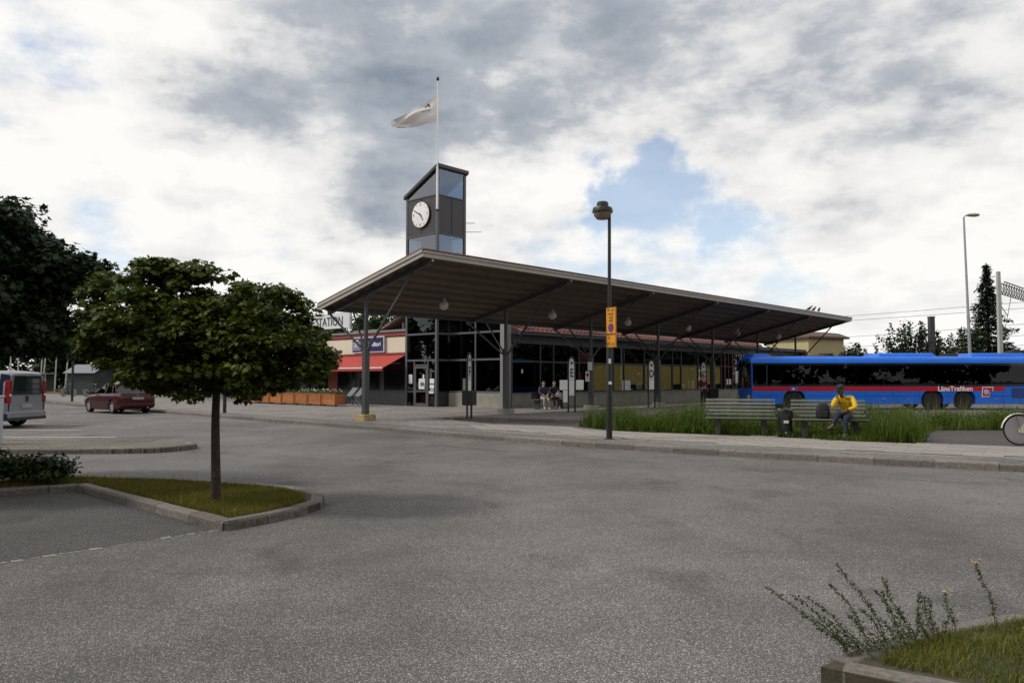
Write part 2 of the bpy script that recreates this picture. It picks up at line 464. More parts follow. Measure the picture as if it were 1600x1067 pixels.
    def mesh(s, name, m=None, smooth=False, ang=35):
        me = bpy.data.meshes.new(name)
        me.from_pydata(s.v, [], s.f)
        bm = bmesh.new(); bm.from_mesh(me)
        bmesh.ops.remove_doubles(bm, verts=bm.verts, dist=1e-5)
        bmesh.ops.recalc_face_normals(bm, faces=bm.faces)
        bm.to_mesh(me); bm.free()
        if m:
            me.materials.append(m)
        if smooth:
            me.polygons.foreach_set('use_smooth', [True] * len(me.polygons))
            me.set_sharp_from_angle(angle=R(ang))
        return me

    def build(s, name, m, parent=None, loc=(0, 0, 0), rz=0, smooth=False, ang=35, bev=0):
        return link(name, s.mesh(name, m, smooth, ang), parent, loc, rz, bev)


def link(name, me, parent=None, loc=(0, 0, 0), rz=0, bev=0):
    o = bpy.data.objects.new(name, me)
    col.objects.link(o)
    o.parent = parent
    o.location = loc
    o.rotation_euler = (0, 0, rz)
    if bev:
        b = o.modifiers.new('bevel', 'BEVEL'); b.width = bev; b.segments = 2; b.limit_method = 'ANGLE'; b.angle_limit = R(40)
    return o


def tag(o, label=None, cat=None, group=None, kind=None):
    if label: o['label'] = label
    if cat: o['category'] = cat
    if group: o['group'] = group
    if kind: o['kind'] = kind
    return o


def thing(name, label, cat, loc=(0, 0, 0), rz=0, group=None):
    o = bpy.data.objects.new(name, None)
    o.empty_display_size = .2
    col.objects.link(o)
    o.location = loc; o.rotation_euler = (0, 0, rz)
    return tag(o, label, cat, group)


def copy_tree(o, parent=None):
    c = o.copy(); col.objects.link(c); c.parent = parent
    for ch in [x for x in bpy.data.objects if x.parent == o]:
        copy_tree(ch, c)
    return c


def text(name, s, size, m, parent, M, ext=.004, sx=1.0, align='CENTER', bold=0.0):
    cu = bpy.data.curves.new(name, 'FONT'); cu.body = s; cu.size = size; cu.extrude = ext; cu.align_x = align; cu.align_y = 'CENTER'
    cu.offset = bold
    t = bpy.data.objects.new(name, cu); col.objects.link(t)
    dg = bpy.context.evaluated_depsgraph_get()
    me = bpy.data.meshes.new_from_object(t.evaluated_get(dg))
    bpy.data.objects.remove(t)
    me.transform(Matrix.Diagonal((sx, 1, 1, 1)))
    me.transform(M)
    me.materials.clear(); me.materials.append(m)
    return link(name, me, parent)


def text_frame(o, right, up):
    """matrix taking text XY to right/up at o"""
    r = Vector(right).normalized(); u = Vector(up).normalized(); n = r.cross(u)
    M = Matrix((r, u, n)).transposed().to_4x4()
    M.translation = Vector(o)
    return M


def np_mesh(name, V, F, m, smooth=False):
    """V (n,3), F (k,3) or (k,4)"""
    me = bpy.data.meshes.new(name)
    k = F.shape[1]
    me.vertices.add(len(V)); me.vertices.foreach_set('co', V.astype(np.float32).ravel())
    me.loops.add(F.size); me.loops.foreach_set('vertex_index', F.astype(np.int32).ravel())
    me.polygons.add(len(F)); me.polygons.foreach_set('loop_start', np.arange(0, F.size, k, dtype=np.int32))
    me.update(calc_edges=True)
    me.materials.append(m)
    if smooth:
        me.polygons.foreach_set('use_smooth', np.ones(len(F), bool))
    return me


MAPLE = (np.array([(0, -.1), (.22, .05), (.5, .0), (.36, .28), (.55, .55), (.24, .55), (0, 1.0), (-.24, .55), (-.55, .55), (-.36, .28), (-.5, .0), (-.22, .05)]),
         [(0, 1, 11), (1, 2, 3), (11, 9, 10), (1, 3, 9), (1, 9, 11), (3, 4, 5), (9, 7, 8), (3, 5, 7), (3, 7, 9), (5, 6, 7)])
OVAL = (np.array([(0, 0), (.28, .35), (.2, .75), (0, 1), (-.2, .75), (-.28, .35)]), [(0, 1, 5), (1, 2, 4), (1, 4, 5), (2, 3, 4)])
DIAM = (np.array([(0, 0), (.42, .45), (0, 1), (-.42, .5)]), [(0, 1, 2), (0, 2, 3)])


def leaf_mesh(name, pos, nrm, size, m, shape, rng, jit=.6, droop=.0):
    """pos (n,3) leaf bases, nrm (n,3) preferred leaf normals"""
    n = len(pos)
    nn = nrm + rng.normal(0, jit, (n, 3)); nn /= np.linalg.norm(nn, axis=1)[:, None] + 1e-9
    t = rng.normal(0, 1, (n, 3)); t[:, 2] -= droop
    t -= nn * (t * nn).sum(1)[:, None]; t /= np.linalg.norm(t, axis=1)[:, None] + 1e-9
    b = np.cross(nn, t)
    sz = size * rng.uniform(.6, 1.25, n)
    T, F = shape
    k = len(T)
    fold = np.abs(T[:, 0]) * .35
    V = pos[:, None, :] + sz[:, None, None] * (b[:, None, :] * T[None, :, 0, None] + t[:, None, :] * T[None, :, 1, None] + nn[:, None, :] * fold[None, :, None])
    Fs = (np.array(F)[None] + (np.arange(n) * k)[:, None, None]).reshape(-1, 3)
    return np_mesh(name, V.reshape(-1, 3), Fs, m)


def in_poly(P, poly):
    x, y = P[:, 0], P[:, 1]; c = np.zeros(len(P), bool); n = len(poly)
    for i in range(n):
        x1, y1 = poly[i]; x2, y2 = poly[(i + 1) % n]
        c ^= ((y1 > y) != (y2 > y)) & (x < (x2 - x1) * (y - y1) / (y2 - y1 + 1e-12) + x1)
    return c


def sample_poly(poly, n, rng):
    a = np.array(poly); lo, hi = a.min(0), a.max(0); out = []
    tot = 0
    while tot < n:
        P = rng.uniform(lo, hi, (n * 2, 2)); P = P[in_poly(P, poly)]; out.append(P); tot += len(P)
    return np.concatenate(out)[:n]


def blades(name, P, z, h, w, m, rng, lean=.35):
    """grass blades, bent: P (n,2), z base (n or scalar), h heights (n)"""
    n = len(P); a = rng.uniform(0, 2 * np.pi, n)
    base = np.column_stack([P, np.broadcast_to(z, n)])
    side = np.column_stack([np.cos(a), np.sin(a), np.zeros(n)])
    la = rng.uniform(0, 2 * np.pi, n); ll = np.abs(rng.normal(0, lean, n))
    ld = np.column_stack([np.cos(la) * ll, np.sin(la) * ll, np.zeros(n)])
    up = np.array([0, 0, 1.0])
    hh = h[:, None]; ww = (w * rng.uniform(.6, 1.3, n))[:, None]
    p1 = base + up * hh * .5 + ld * hh * .3
    p2 = base + up * hh * (1 - .25 * ll[:, None]) + ld * hh
    V = np.stack([base - side * ww, base + side * ww, p1 + side * ww * .8, p1 - side * ww * .8, p2], 1)
    F = np.array([(0, 1, 2), (0, 2, 3), (3, 2, 4)])
    Fs = (F[None] + (np.arange(n) * 5)[:, None, None]).reshape(-1, 3)
    return np_mesh(name, V.reshape(-1, 3), Fs, m)


def catmull(pts, step=.25):
    P = [Vector((*p, 0)) for p in pts]
    P = [P[0] * 2 - P[1]] + P + [P[-1] * 2 - P[-2]]
    out = []
    for i in range(1, len(P) - 2):
        n = max(2, int((P[i + 1] - P[i]).length / step))
        for k in range(n):
            t = k / n
            a, b, c, d = P[i - 1], P[i], P[i + 1], P[i + 2]
            q = .5 * ((2 * b) + (c - a) * t + (2 * a - 5 * b + 4 * c - d) * t * t + (3 * b - a - 3 * c + d) * t ** 3)
            out.append((q.x, q.y))
    out.append((P[-2].x, P[-2].y))
    return out


def resample(line, d):
    """points every d along a polyline"""
    out = [line[0]]; acc = 0
    for (x0, y0), (x1, y1) in zip(line, line[1:]):
        L = math.hypot(x1 - x0, y1 - y0)
        while acc + L >= d:
            t = (d - acc) / L
            x0, y0 = x0 + (x1 - x0) * t, y0 + (y1 - y0) * t
            out.append((x0, y0)); L = math.hypot(x1 - x0, y1 - y0); acc = 0
        acc += L
    out.append(line[-1])
    return out


def kerb_stones(line, parent, length, width, top, bottom, rnd, side=1, gap=.012):
    """row of granite stones; their outer face follows the line, body to the side"""
    pts = resample(line, length)
    for (x0, y0), (x1, y1) in zip(pts, pts[1:]):
        L = math.hypot(x1 - x0, y1 - y0)
        if L < .12:
            continue
        a = math.atan2(y1 - y0, x1 - x0)
        b = MB()
        w = width * rnd.uniform(.92, 1.06); t = top + rnd.uniform(-.006, .006)
        nx = max(2, int(L / .17)); ring = []
        for i in range(nx + 1):
            x = gap / 2 + (L - gap) * i / nx
            j = lambda s: rnd.uniform(-s, s)
            c = .018
            q = -side * .014 + j(.003); z_ = j(.003)
            ring.append([(x, q, bottom), (x, q, t - c - .006 + z_), (x, side * c + q, t + z_), (x, side * (w - c), t + j(.003)), (x, side * w, t - c), (x, side * w, bottom)])
        b.loft(ring)
        b.build('kerb_stone', GRAN, parent, (x0, y0, 0), a + rnd.uniform(-.006, .006))


rnd = random.Random(7)
# ------------------------------------------------------------------ ground, pavements, islands
PZ = .12        # pavement level above the road


def sheet(name, poly, z0, z1, m):
    return tag(MB().prism(poly, z0, z1).build(name, m), kind='structure')


g = MB()
g.add([(-500, -300, 0), (500, -300, 0), (500, 700, 0), (-500, 700, 0)], [(0, 1, 2, 3)])
road = tag(g.build('road', ASPH), kind='structure')

KERB = catmull([(-52, 76), (-40, 62), (-31.1, 52.6), (-24.7, 45.4), (-17.6, 38.2), (-13.7, 34.3), (-8.7, 29.2), (-4.6, 25.1), (-2.6, 22.8), (-.1, 20.3), (2.06, 18.3), (4.06, 16.7), (6.6, 14.95), (8.9, 13.6), (14, 11.2), (24, 7.5)])
BED1 = [(-.3, 25.6), (1.9, 24.4), (3.0, 22.3), (3.9, 21.75), (5.2, 21.2), (6.8, 20.3), (8.2, 18.8), (9.3, 18.2)]
PLAZA_BACK = [(24, 10.5), (16, 15.2), (11.3, 17.35)] + BED1[::-1] + [(-2.9, 29.4), (-2.2, 30.2), (-.4, 29.75), (2.9, 29.0), (6, 33.0), (8.6, 37.5), (11.2, 40.4), (11.2, 44.6), (16, 46.5), (22, 53), (40, 74), (60, 95), (60, 120), (-10, 120), (-30, 80), (-46, 77)]
plaza_poly = KERB + PLAZA_BACK
plaza = sheet('pavement', plaza_poly, -.3, PZ, PAVE)
inner = catmull([(-5.0, 29.6), (2.0, 29.6)])
kerb_stones(KERB, plaza, 1.0, .26, PZ + .006, -.1, rnd, 1)
# granite edge round the bus bay mouth
bay = catmull([(-.3, 25.6), (-2.9, 29.35)])
kerb_stones(catmull([(-2.9, 29.45), (-2.2, 30.2), (-.4, 29.8), (2.9, 29.05), (6, 33.0), (8.6, 37.5)]), plaza, 1.0, .2, PZ + .012, -.1, rnd, 1)
kerb_stones([(2.0, 24.4), (-.3, 25.65), (-2.9, 29.4)], plaza, 1.0, .2, PZ + .012, -.1, rnd, 1)


def offset(line, d):
    out = []
    for i, p in enumerate(line):
        a = line[max(i - 1, 0)]; b = line[min(i + 1, len(line) - 1)]
        dx, dy = b[0] - a[0], b[1] - a[1]; L = math.hypot(dx, dy)
        out.append((p[0] - dy / L * d, p[1] + dx / L * d))
    return out


# strip of small setts behind the kerb
k1 = offset(KERB, .28); k2 = offset(KERB, 1.05)
b = MB(); n = len(k1)
b.add([(x, y, PZ + .004) for x, y in k1] + [(x, y, PZ + .004) for x, y in k2], [(i, i + 1, n + i + 1, n + i) for i in range(n - 1)])
b.build('sett_strip', SETT, plaza)

# paving slabs of the walk by the benches, laid one by one
slab_v = MB()
slab_v.box(-.345, .345, -.17, .17, 0, .012)
slab_me = slab_v.mesh('paving_slab', SLABM)
e1 = Vector((.84, -.542)); e2 = Vector((.542, .84)); o0 = Vector((-2.2, 22.9))
k3 = np.array(offset(KERB, 1.12)); walk_poly = offset(KERB, 1.25) + [(24, 10.5), (16, 15.2), (11.3, 17.35)] + BED1[::-1]
cnt = 0
for j in range(-12, 14):
    for i in range(0, 30):
        p = o0 + e1 * (i * .7 + (.35 if j % 2 else 0)) + e2 * (j * .35)
        cs = [p + e1 * a + e2 * c for a in (-.36, .36) for c in (-.18, .18)]
        if in_poly(np.array([(q.x, q.y) for q in cs]), walk_poly).all() and cnt < 300:
            s = link('paving_slab', slab_me, plaza, (p.x, p.y, PZ + .001 + rnd.uniform(0, .006)), math.atan2(e1.y, e1.x) + rnd.uniform(-.006, .006))
            s.rotation_euler.x = rnd.uniform(-.006, .006)
            cnt += 1
print('slabs', cnt)

# dark asphalt path where the bicycle stands
sheet('path', [(9.35, 18.2), (11.3, 17.4), (16, 15.25), (24, 10.6), (40, 8), (40, 25), (17, 23.1), (12.1, 22.9), (10.2, 20.3)], -.3, PZ - .006, ASPH2)

# beds of tall grass behind the benches
bedA = BED1 + [(10.2, 20.3), (12.1, 22.9), (17, 23.1), (30, 24.5), (30, 30), (14, 29), (6, 28.2), (3.2, 27.0), (2.2, 25.6)]
bed = sheet('grass_bed', bedA[1:], -.2, PZ - .012, SOIL)

GR1 = leaf_mat('tall_grass', (.022, .055, .004), (.115, .16, .018), .34)
GR2 = leaf_mat('lawn_blades', (.07, .075, .008), (.21, .18, .03), .3)
GR3 = leaf_mat('near_lawn_blades', (.03, .075, .006), (.22, .20, .035), .3)
rng = np.random.default_rng(5)
bedg = [(2.25, 24.3), (3.1, 22.2), (4.0, 21.65), (5.2, 21.1), (6.8, 20.15), (8.2, 18.65), (9.5, 18.2), (10.5, 20.2), (12.2, 22.8), (17, 23.0), (28, 24.5), (28, 28.5), (14, 26.5), (6, 25.6), (3.2, 25.6), (2.2, 25.2)]
P = sample_poly(bedg, 60000, rng)
P = P + .10 * np.column_stack([np.sin(P[:, 1] * 19 + P[:, 0] * 3), np.sin(P[:, 0] * 17 - P[:, 1] * 4)])
# clumps
hn = .5 + .5 * np.sin(P[:, 0] * 2.1 + 1.3 * np.sin(P[:, 1] * 1.7)) * np.cos(P[:, 1] * 1.4 + .6)
front = np.clip((P[:, 1] - (27 - P[:, 0])) / 1.5, .0, 1.0)
cc = np.concatenate([sample_poly(bedg, 130, rng), np.array([(2.6, 24.3), (2.9, 23.4), (3.3, 22.8), (3.8, 22.2), (4.4, 22.0), (4.9, 21.9), (3.4, 24), (9.3, 18.9), (9.6, 19.6), (9.9, 19.2), (8.9, 19.3), (10.4, 20.6)])])
ch = rng.uniform(.25, .85, len(cc)); cs = rng.uniform(.28, .75, len(cc)); ch[130:] = rng.uniform(.55, .8, len(cc) - 130); cs[130:] = .55
dd = np.linalg.norm(P[:, None] - cc[None], axis=2)
tall = np.max(ch[None] * np.exp(-(dd / cs[None]) ** 2), axis=1)
H = (.16 + tall * 1.05) * rng.uniform(.45, 1.12, len(P))
H *= np.where(P[:, 0] > 10, .95, 1.0)
# lower round the seats of the benches
bx = np.array([(6.15, 20.75), (8.1, 19.9), (7.05, 20.2)])
dmin = np.min(np.linalg.norm(P[:, None] - bx[None], axis=2), axis=1)
H *= np.clip((dmin - .1) / 1.0, .5, 1)
tag(link('tall_grass', blades('tall_grass', P, PZ - .02, H, .0095, GR1, rng, .55)), 'tall uncut green grass growing behind the benches', 'grass', kind='stuff')
P = sample_poly(bedg, 2400, rng)
H = .6 + .6 * rng.random(len(P)); dmin = np.min(np.linalg.norm(P[:, None] - bx[None], axis=2), axis=1); H *= np.clip((dmin - .1) / 1.4, .4, 1)
# broad leaved weeds mixed into the bed
lp = []
for i in range(140):
    c_ = sample_poly(bedg, 1, rng)[0]; h_ = rng.uniform(.25, .75); n_ = 120
    if min(np.linalg.norm(c_ - q) for q in bx) < .75: h_ *= .45
    a_ = rng.normal(0, .17, (n_, 2)); lp.append(np.column_stack([c_ + a_, PZ + h_ * rng.random(n_) ** .7 * (1 - np.clip(np.linalg.norm(a_, axis=1), 0, .5))]))
lp = np.concatenate(lp)
tag(link('broad_weeds', leaf_mesh('broad_weeds', lp, np.tile([0, 0, 1.0], (len(lp), 1)), .085, leaf_mat('broad_weed_leaf', (.025, .06, .008), (.10, .16, .03), .3), OVAL, rng, .8)), 'dark leafy weeds mixed into the tall grass behind the benches', 'weeds', kind='stuff')
st = blades('seed_stalks', P, PZ - .02, H, .006, leaf_mat('seed_stalk', (.08, .095, .03), (.17, .17, .07), .2), rng, .25)
tag(link('seed_stalks', st), 'thin pale seed stalks standing above the tall grass', 'grass', kind='stuff')

# --- left grass island with the young tree
IS1 = catmull([(-6.24, 11.36), (-4.6, 9.82), (-3.04, 8.36)], .2)[:-1] + catmull([(-3.04, 8.36), (-2.62, 9.0), (-2.36, 9.75), (-2.5, 10.4), (-2.95, 11.0), (-3.8, 11.5), (-5.0, 11.95), (-6.3, 12.25), (-9, 12.6), (-14, 12.8)], .2)
IS1 += [(-14, 8.2), (-9.5, 9.1), (-7.05, 10.8)]
isl = sheet('grass_island', IS1, -.2, .085, SOIL)
kerb_stones([(-13.9, 8.2), (-9.5, 9.1), (-7.05, 10.8), (-6.24, 11.36)], isl, .9, .15, .098, -.1, rnd, 1)
kerb_stones(catmull([(-6.24, 11.36), (-4.6, 9.82), (-3.04, 8.36)], .1), isl, .9, .15, .098, -.1, rnd, 1)
kerb_stones(catmull([(-3.04, 8.36), (-2.62, 9.0), (-2.36, 9.75), (-2.5, 10.4), (-2.95, 11.0), (-3.8, 11.5), (-5.0, 11.95), (-6.3, 12.25), (-9, 12.6)], .1), isl, .55, .15, .098, -.1, rnd, 1)
gp = [(-6.2, 11.55), (-4.6, 10.05), (-3.08, 8.62), (-2.78, 9.1), (-2.55, 9.8), (-2.7, 10.3), (-3.1, 10.85), (-3.9, 11.3), (-5.0, 11.75), (-6.3, 12.05), (-7.5, 12.2), (-7.4, 10.9)]
P = sample_poly(gp, 42000, rng)
dt = np.linalg.norm(P - np.array([(-3.65, 9.73)]), axis=1)
H = rng.uniform(.03, .075, len(P)) + .06 * np.clip(1 - dt / .25, 0, 1) * rng.random(len(P)) + .10 * (rng.random(len(P)) < .006)
tag(link('island_grass', blades('island_grass', P, .08, H, .0035, GR2, rng, .6)), 'mown yellow green grass under the young tree on the kerbed island', 'grass', kind='stuff')

# --- paved island further back on the left
IS2 = [(-30, 16.6), (-11, 16.85)] + catmull([(-8.6, 16.88), (-7.75, 17.1), (-7.3, 17.8), (-7.35, 18.4), (-7.9, 18.95), (-9.0, 19.15)], .15) + [(-12.5, 19.35), (-30, 19.5)]
isl2 = sheet('paved_island', IS2, -.2, .10, ISLPAVE)
kerb_stones([(-29.9, 16.6), (-11, 16.85)] + catmull([(-8.6, 16.88), (-7.75, 17.1), (-7.3, 17.8), (-7.35, 18.4), (-7.9, 18.95), (-9.0, 19.15)], .1) + [(-12.5, 19.35), (-29.9, 19.5)], isl2, .9, .13, .115, -.1, rnd, 1)

# --- near island at the lower right
IS3 = [(1.63, 4.22), (2.05, 3.9), (2.6, 3.6), (3.6, 3.15), (6, 2.4), (8, 4.4), (5.0, 5.35), (3.3, 5.17), (2.62, 4.92), (2.1, 4.58)]
isl3 = sheet('near_grass_island', IS3, -.2, .085, SOIL)
kerb_stones([(1.72, 4.17), (2.12, 3.88), (2.6, 3.62), (3.6, 3.17), (6, 2.42)], isl3, .62, .13, .098, -.1, rnd, 1)
kerb_stones([(7.9, 4.42), (5.0, 5.35), (3.3, 5.17), (2.62, 4.92), (2.1, 4.58), (1.72, 4.32)], isl3, .62, .12, .095, -.1, rnd, 1)
gp3 = [(1.95, 4.25), (2.6, 3.78), (3.6, 3.32), (6, 2.6), (7.5, 4.3), (5.0, 5.2), (3.4, 5.03), (2.7, 4.8), (2.2, 4.48)]
P = sample_poly(gp3, 52000, rng)
cl = np.sin(P[:, 0] * 5 + 2 * np.sin(P[:, 1] * 4)) * np.cos(P[:, 1] * 6)
H = rng.uniform(.035, .09, len(P)) * (1 + .35 * cl) + .10 * (rng.random(len(P)) < .01)
tag(link('near_grass', blades('near_grass', P, .075, H, .0024, GR3, rng, .7)), 'short green grass on the near kerbed corner', 'grass', kind='stuff')

# wiry weeds leaning over the kerb of the near island
WEED = leaf_mat('weed_leaf', (.03, .05, .012), (.09, .11, .03), .25)
WSTEM = mat('weed_stem', (.09, .085, .04), .8, var=.3)
YFLOW = mat('yellow_flower', (.45, .33, .13), .7, var=.2)


def weed(x, y, z, h, lx, ly, seed, label, flower=False, group='wiry weeds on the near kerb'):
    r = np.random.default_rng(seed)
    t = thing('weed_plant', label, 'weed', (x, y, z), 0, group)
    pts = []
    for i in range(9):
        f = i / 8
        pts.append((lx * f + .25 * lx * f * f + .012 * math.sin(f * 7 + seed), ly * f + .01 * math.cos(f * 6 + seed), h * (f - .12 * f * f)))
    MB().tube(pts, [.0032 * (1 - .75 * i / 8) for i in range(9)], 5).build('stem', WSTEM, t)
    lp = []; ln = []
    for i in range(int(h * 520)):
        f = r.uniform(.08, 1); q = f * 8; k = min(int(q), 7); a = np.array(pts[k]) + (np.array(pts[k + 1]) - np.array(pts[k])) * (q - k)
        lp.append(a + r.normal(0, .012 * (1.25 - f), 3)); ln.append(r.normal(0, 1, 3) + (0, 0, .8))
    link('leaves', leaf_mesh('leaves', np.array(lp), np.array(ln), .015, WEED, OVAL, r, .5), t)
    if flower:
        b = MB()
        for i in range(10):
            b.ball((pts[-1][0] + r.normal(0, .016), pts[-1][1] + r.normal(0, .016), pts[-1][2] + r.normal(0, .006)), (.006, .006, .004), 6, 4)
        tag(b.build('flower_head', YFLOW, t), kind='stuff')


WW_ = {1: 'reaching furthest left', 2: 'second furthest left', 3: 'third furthest left', 4: 'left of the tallest one', 5: 'the tallest of the clump', 6: 'upright, right of the tallest', 7: 'long one right of the middle', 8: 'short upright one at the right', 9: 'the rightmost of the clump', 10: 'low one nearest the corner stone', 11: 'low bent one behind the corner stone', 15: 'leaning one at the right end', 16: 'shortest one in the middle'}
W = []
rw = random.Random(11)
for i in range(11):
    WW_[30 + i] = 'thin young shoot, %s counting from the left' % ['first', 'second', 'third', 'fourth', 'fifth', 'sixth', 'seventh', 'eighth', 'ninth', 'tenth', 'eleventh'][i]
    W.append((1.86 + .065 * i + rw.uniform(-.02, .02), 4.34 + .028 * i + rw.uniform(-.04, .03), rw.uniform(.14, .30), -.22 + .022 * i, rw.uniform(-.02, .08), 30 + i))
W += [(1.86, 4.36, .40, -.36, .10, 1), (1.90, 4.38, .36, -.28, .06, 2), (1.95, 4.42, .34, -.24, .05, 3), (2.02, 4.45, .40, -.16, .10, 4), (2.12, 4.45, .52, -.20, .12, 5), (2.18, 4.46, .36, -.06, .06, 6), (2.28, 4.55, .42, -.10, .1, 7),
     (2.38, 4.6, .30, -.02, .04, 8), (2.48, 4.7, .28, -.04, .05, 9), (1.98, 4.33, .26, -.24, .02, 10), (2.08, 4.36, .22, -.16, .0, 11), (2.3, 4.62, .3, -.12, .1, 15), (2.2, 4.4, .2, .05, .03, 16)]
for a in W:
    weed(a[0], a[1], .085, a[2], a[3], a[4], a[5], 'thin wiry weed over the near kerb corner, ' + WW_[a[5]])
weed(2.95, 4.85, .10, .42, -.07, .05, 12, 'tall thin weed with a brown flower head at the back of the near kerb', True, None)
weed(2.62, 4.72, .10, .26, -.03, .04, 13, 'short weed with a pale flower head on the near grass', True, None)
weed(2.62, 4.05, .10, .24, .03, .03, 14, 'yellow flowering weed in the middle of the near grass', True, None)
weed(2.72, 3.95, .10, .13, .02, .0, 17, 'low yellow flowering weed nearest the near kerb', True, None)

# painted lines and the pale joint in the asphalt
def strip(name, pts, w, z, m):
    a = offset(pts, w / 2); c = offset(pts, -w / 2); n = len(pts)
    b = MB(); b.add([(x, y, z) for x, y in a] + [(x, y, z) for x, y in c], [(i, i + 1, n + i + 1, n + i) for i in range(n - 1)])
    return b.build(name, m, road)


strip('painted_line', [(-22, 21.7), (-10.9, 21.7)], .1, .004, WHITEP)
strip('painted_line', [(-22, 24.7), (-13.5, 24.7)], .1, .004, WHITEP)
strip('painted_line', [(-22, 28.6), (-17.0, 28.6)], .1, .004, WHITEP)
JOINT = mat('joint_concrete', (.21, .20, .19), .9, var=.4, vs=12)
jp = [(-3.1, 8.42), (-3.45, 8.05), (-3.8, 7.62), (-4.15, 7.25), (-4.5, 6.85), (-5.2, 6.05), (-6.5, 4.6)]
for i in range(len(jp) - 1):
    a, c = Vector(jp[i]), Vector(jp[i + 1]); d = (c - a)
    nn_ = Vector((-d.y, d.x)).normalized()
    for q in range(4):
        f0, f1 = q / 4 + rnd.uniform(.0, .03), (q + 1) / 4 - rnd.uniform(.0, .05)
        strip('joint_strip', [tuple(a + d * f0 + nn_ * rnd.uniform(-.015, .015)), tuple(a + d * (f0 + f1) / 2 + nn_ * rnd.uniform(-.015, .015)), tuple(a + d * f1 + nn_ * rnd.uniform(-.015, .015))], rnd.uniform(.03, .075), .004, JOINT)

# tar seam along the road, some steps out from the kerb
SEAM = mat('tar_seam', (.030, .028, .027), .8, var=.3, vs=6)
sl_ = [p for p in resample(offset(KERB, -2.1), .35) if 11 < p[1] < 33]
i = 0
while i < len(sl_) - 6:
    k = rnd.randint(4, 14)
    seg = [(x + rnd.uniform(-.02, .02), y + rnd.uniform(-.02, .02)) for x, y in sl_[i:i + k]]
    if len(seg) > 2: strip('tar_seam', seg, rnd.uniform(.015, .035), .004, SEAM)
    i += k + rnd.randint(0, 6)
# grit and crumbs of stone swept against the kerbs
gl = []
for line, d_, n_, ym in ((KERB, -.10, 1500, 34), (IS1[:80], -.09, 900, 40), (IS3[:5], -.06, 260, 40)):
    pts_ = [p for p in resample(line, .05) if p[1] < ym]
    for k in range(n_):
        x, y = rnd.choice(pts_); gl.append((x + rnd.gauss(0, .07), y + rnd.gauss(0, .07) + d_, 0))
gl = np.array([p for p in gl])
gl = gl[~in_poly(gl[:, :2], plaza_poly) & ~in_poly(gl[:, :2], IS1) & ~in_poly(gl[:, :2], IS3)]
tet = np.array([(1, 0, -.3), (-.5, .87, -.3), (-.5, -.87, -.3), (0, 0, .9)]); tf = np.array([(0, 1, 3), (1, 2, 3), (2, 0, 3), (0, 2, 1)])
sz_ = rng.uniform(.003, .010, len(gl))
V_ = gl[:, None, :] + tet[None] * sz_[:, None, None] + np.array([0, 0, .003])
tag(link('kerb_grit', np_mesh('kerb_grit', V_.reshape(-1, 3), (tf[None] + (np.arange(len(gl)) * 4)[:, None, None]).reshape(-1, 3), GRAN)), 'loose grit lying along the foot of the kerbs', 'grit', kind='stuff')
# tufts in the gutter
tp = []
for line, n_, ym in ((KERB, 26, 30), (IS1[:80], 22, 40), (IS2, 14, 40)):
    pts_ = [p for p in resample(line, .1) if p[1] < ym]
    for k in range(n_):
        c_ = rnd.choice(pts_); tp += [(c_[0] + rnd.gauss(0, .05), c_[1] + rnd.gauss(0, .02) - .01) for q in range(rnd.randint(8, 26))]
tp = np.array(tp)
tag(link('gutter_tufts', blades('gutter_tufts', tp, 0.0, rng.uniform(.04, .15, len(tp)), .003, GR2, rng, .6)), 'small grass tufts growing in the gutter at the kerbs', 'grass', kind='stuff')

# older, darker surfacing of the parking bays on the left
sheet('parking_bay', [(-3.14, 8.42), (-4.6, 9.78), (-6.24, 11.3), (-7.05, 10.75), (-9.5, 9.05), (-13.9, 8.1), (-24, 5.5), (-24, 1), (-9.5, 1.2), (-6.5, 4.65), (-5.2, 6.1), (-4.15, 7.3)], -.01, .003, MATS['old_asphalt'])

# lawn beyond the square on the left, with its red edge
lawn = sheet('lawn', [(-140, 76), (-46, 77), (-30, 80), (-30, 150), (-140, 150)], -.2, .14, LAWN)
tag(MB().box(-80, -40, 0, .35, 0, .35).build('low_red_rail', mat('red_rail', (.28, .05, .03), .7, var=.2), None, (0, 88, .14)), 'low red rail running across the far lawn', 'rail')
# ------------------------------------------------------------------ station: local axes s (along the canopy), w (back towards the building)
TH = R(42.54)
UX, UY = math.sin(TH), math.cos(TH)
RZ = R(90) - TH
C0 = (-5.228, 28.063)


def SW(s, w, z=PZ):
    return (C0[0] + UX * s - UY * w, C0[1] + UY * s + UX * w, z)


D0 = 1.306
cols_s = [0] + [6.037 * k + D0 for k in range(1, 7)]
S0, S1 = -.42, cols_s[-1] + .85
WF, WB = -3.52, 2.32
HF, HB = 5.80, 4.40
SL = (HF - HB) / (WB - WF)


def ztop(w):
    return HF - SL * (w - WF)


can = thing('canopy_roof', 'long grey brown lean-to canopy over the bus stops in front of the clock tower', 'canopy', SW(0, 0, 0), RZ)
# local frame of everything here: x = s, y = w, z world
# roof sheet
prof = [(WF, ztop(WF)), (WB, ztop(WB)), (WB, ztop(WB) - .06), (WF, ztop(WF) - .06)]
b = MB(); b.loft([[(S0, w, z) for w, z in prof], [(S1, w, z) for w, z in prof]]); b.build('roof_sheet', REDROOF, can)
# red edge capping
b = MB(); b.bar((S0 - .08, WF - .075, ztop(WF) + .01), (S1 + .08, WF - .075, ztop(WF) + .01), .13, .05); b.build('edge_cap', REDROOF, can)
for s in (S0 - .045, S1 + .045):
    b = MB(); b.bar((s, WF, ztop(WF) + .012), (s, WB, ztop(WB) + .012), .09, .045); b.build('edge_cap', REDROOF, can)
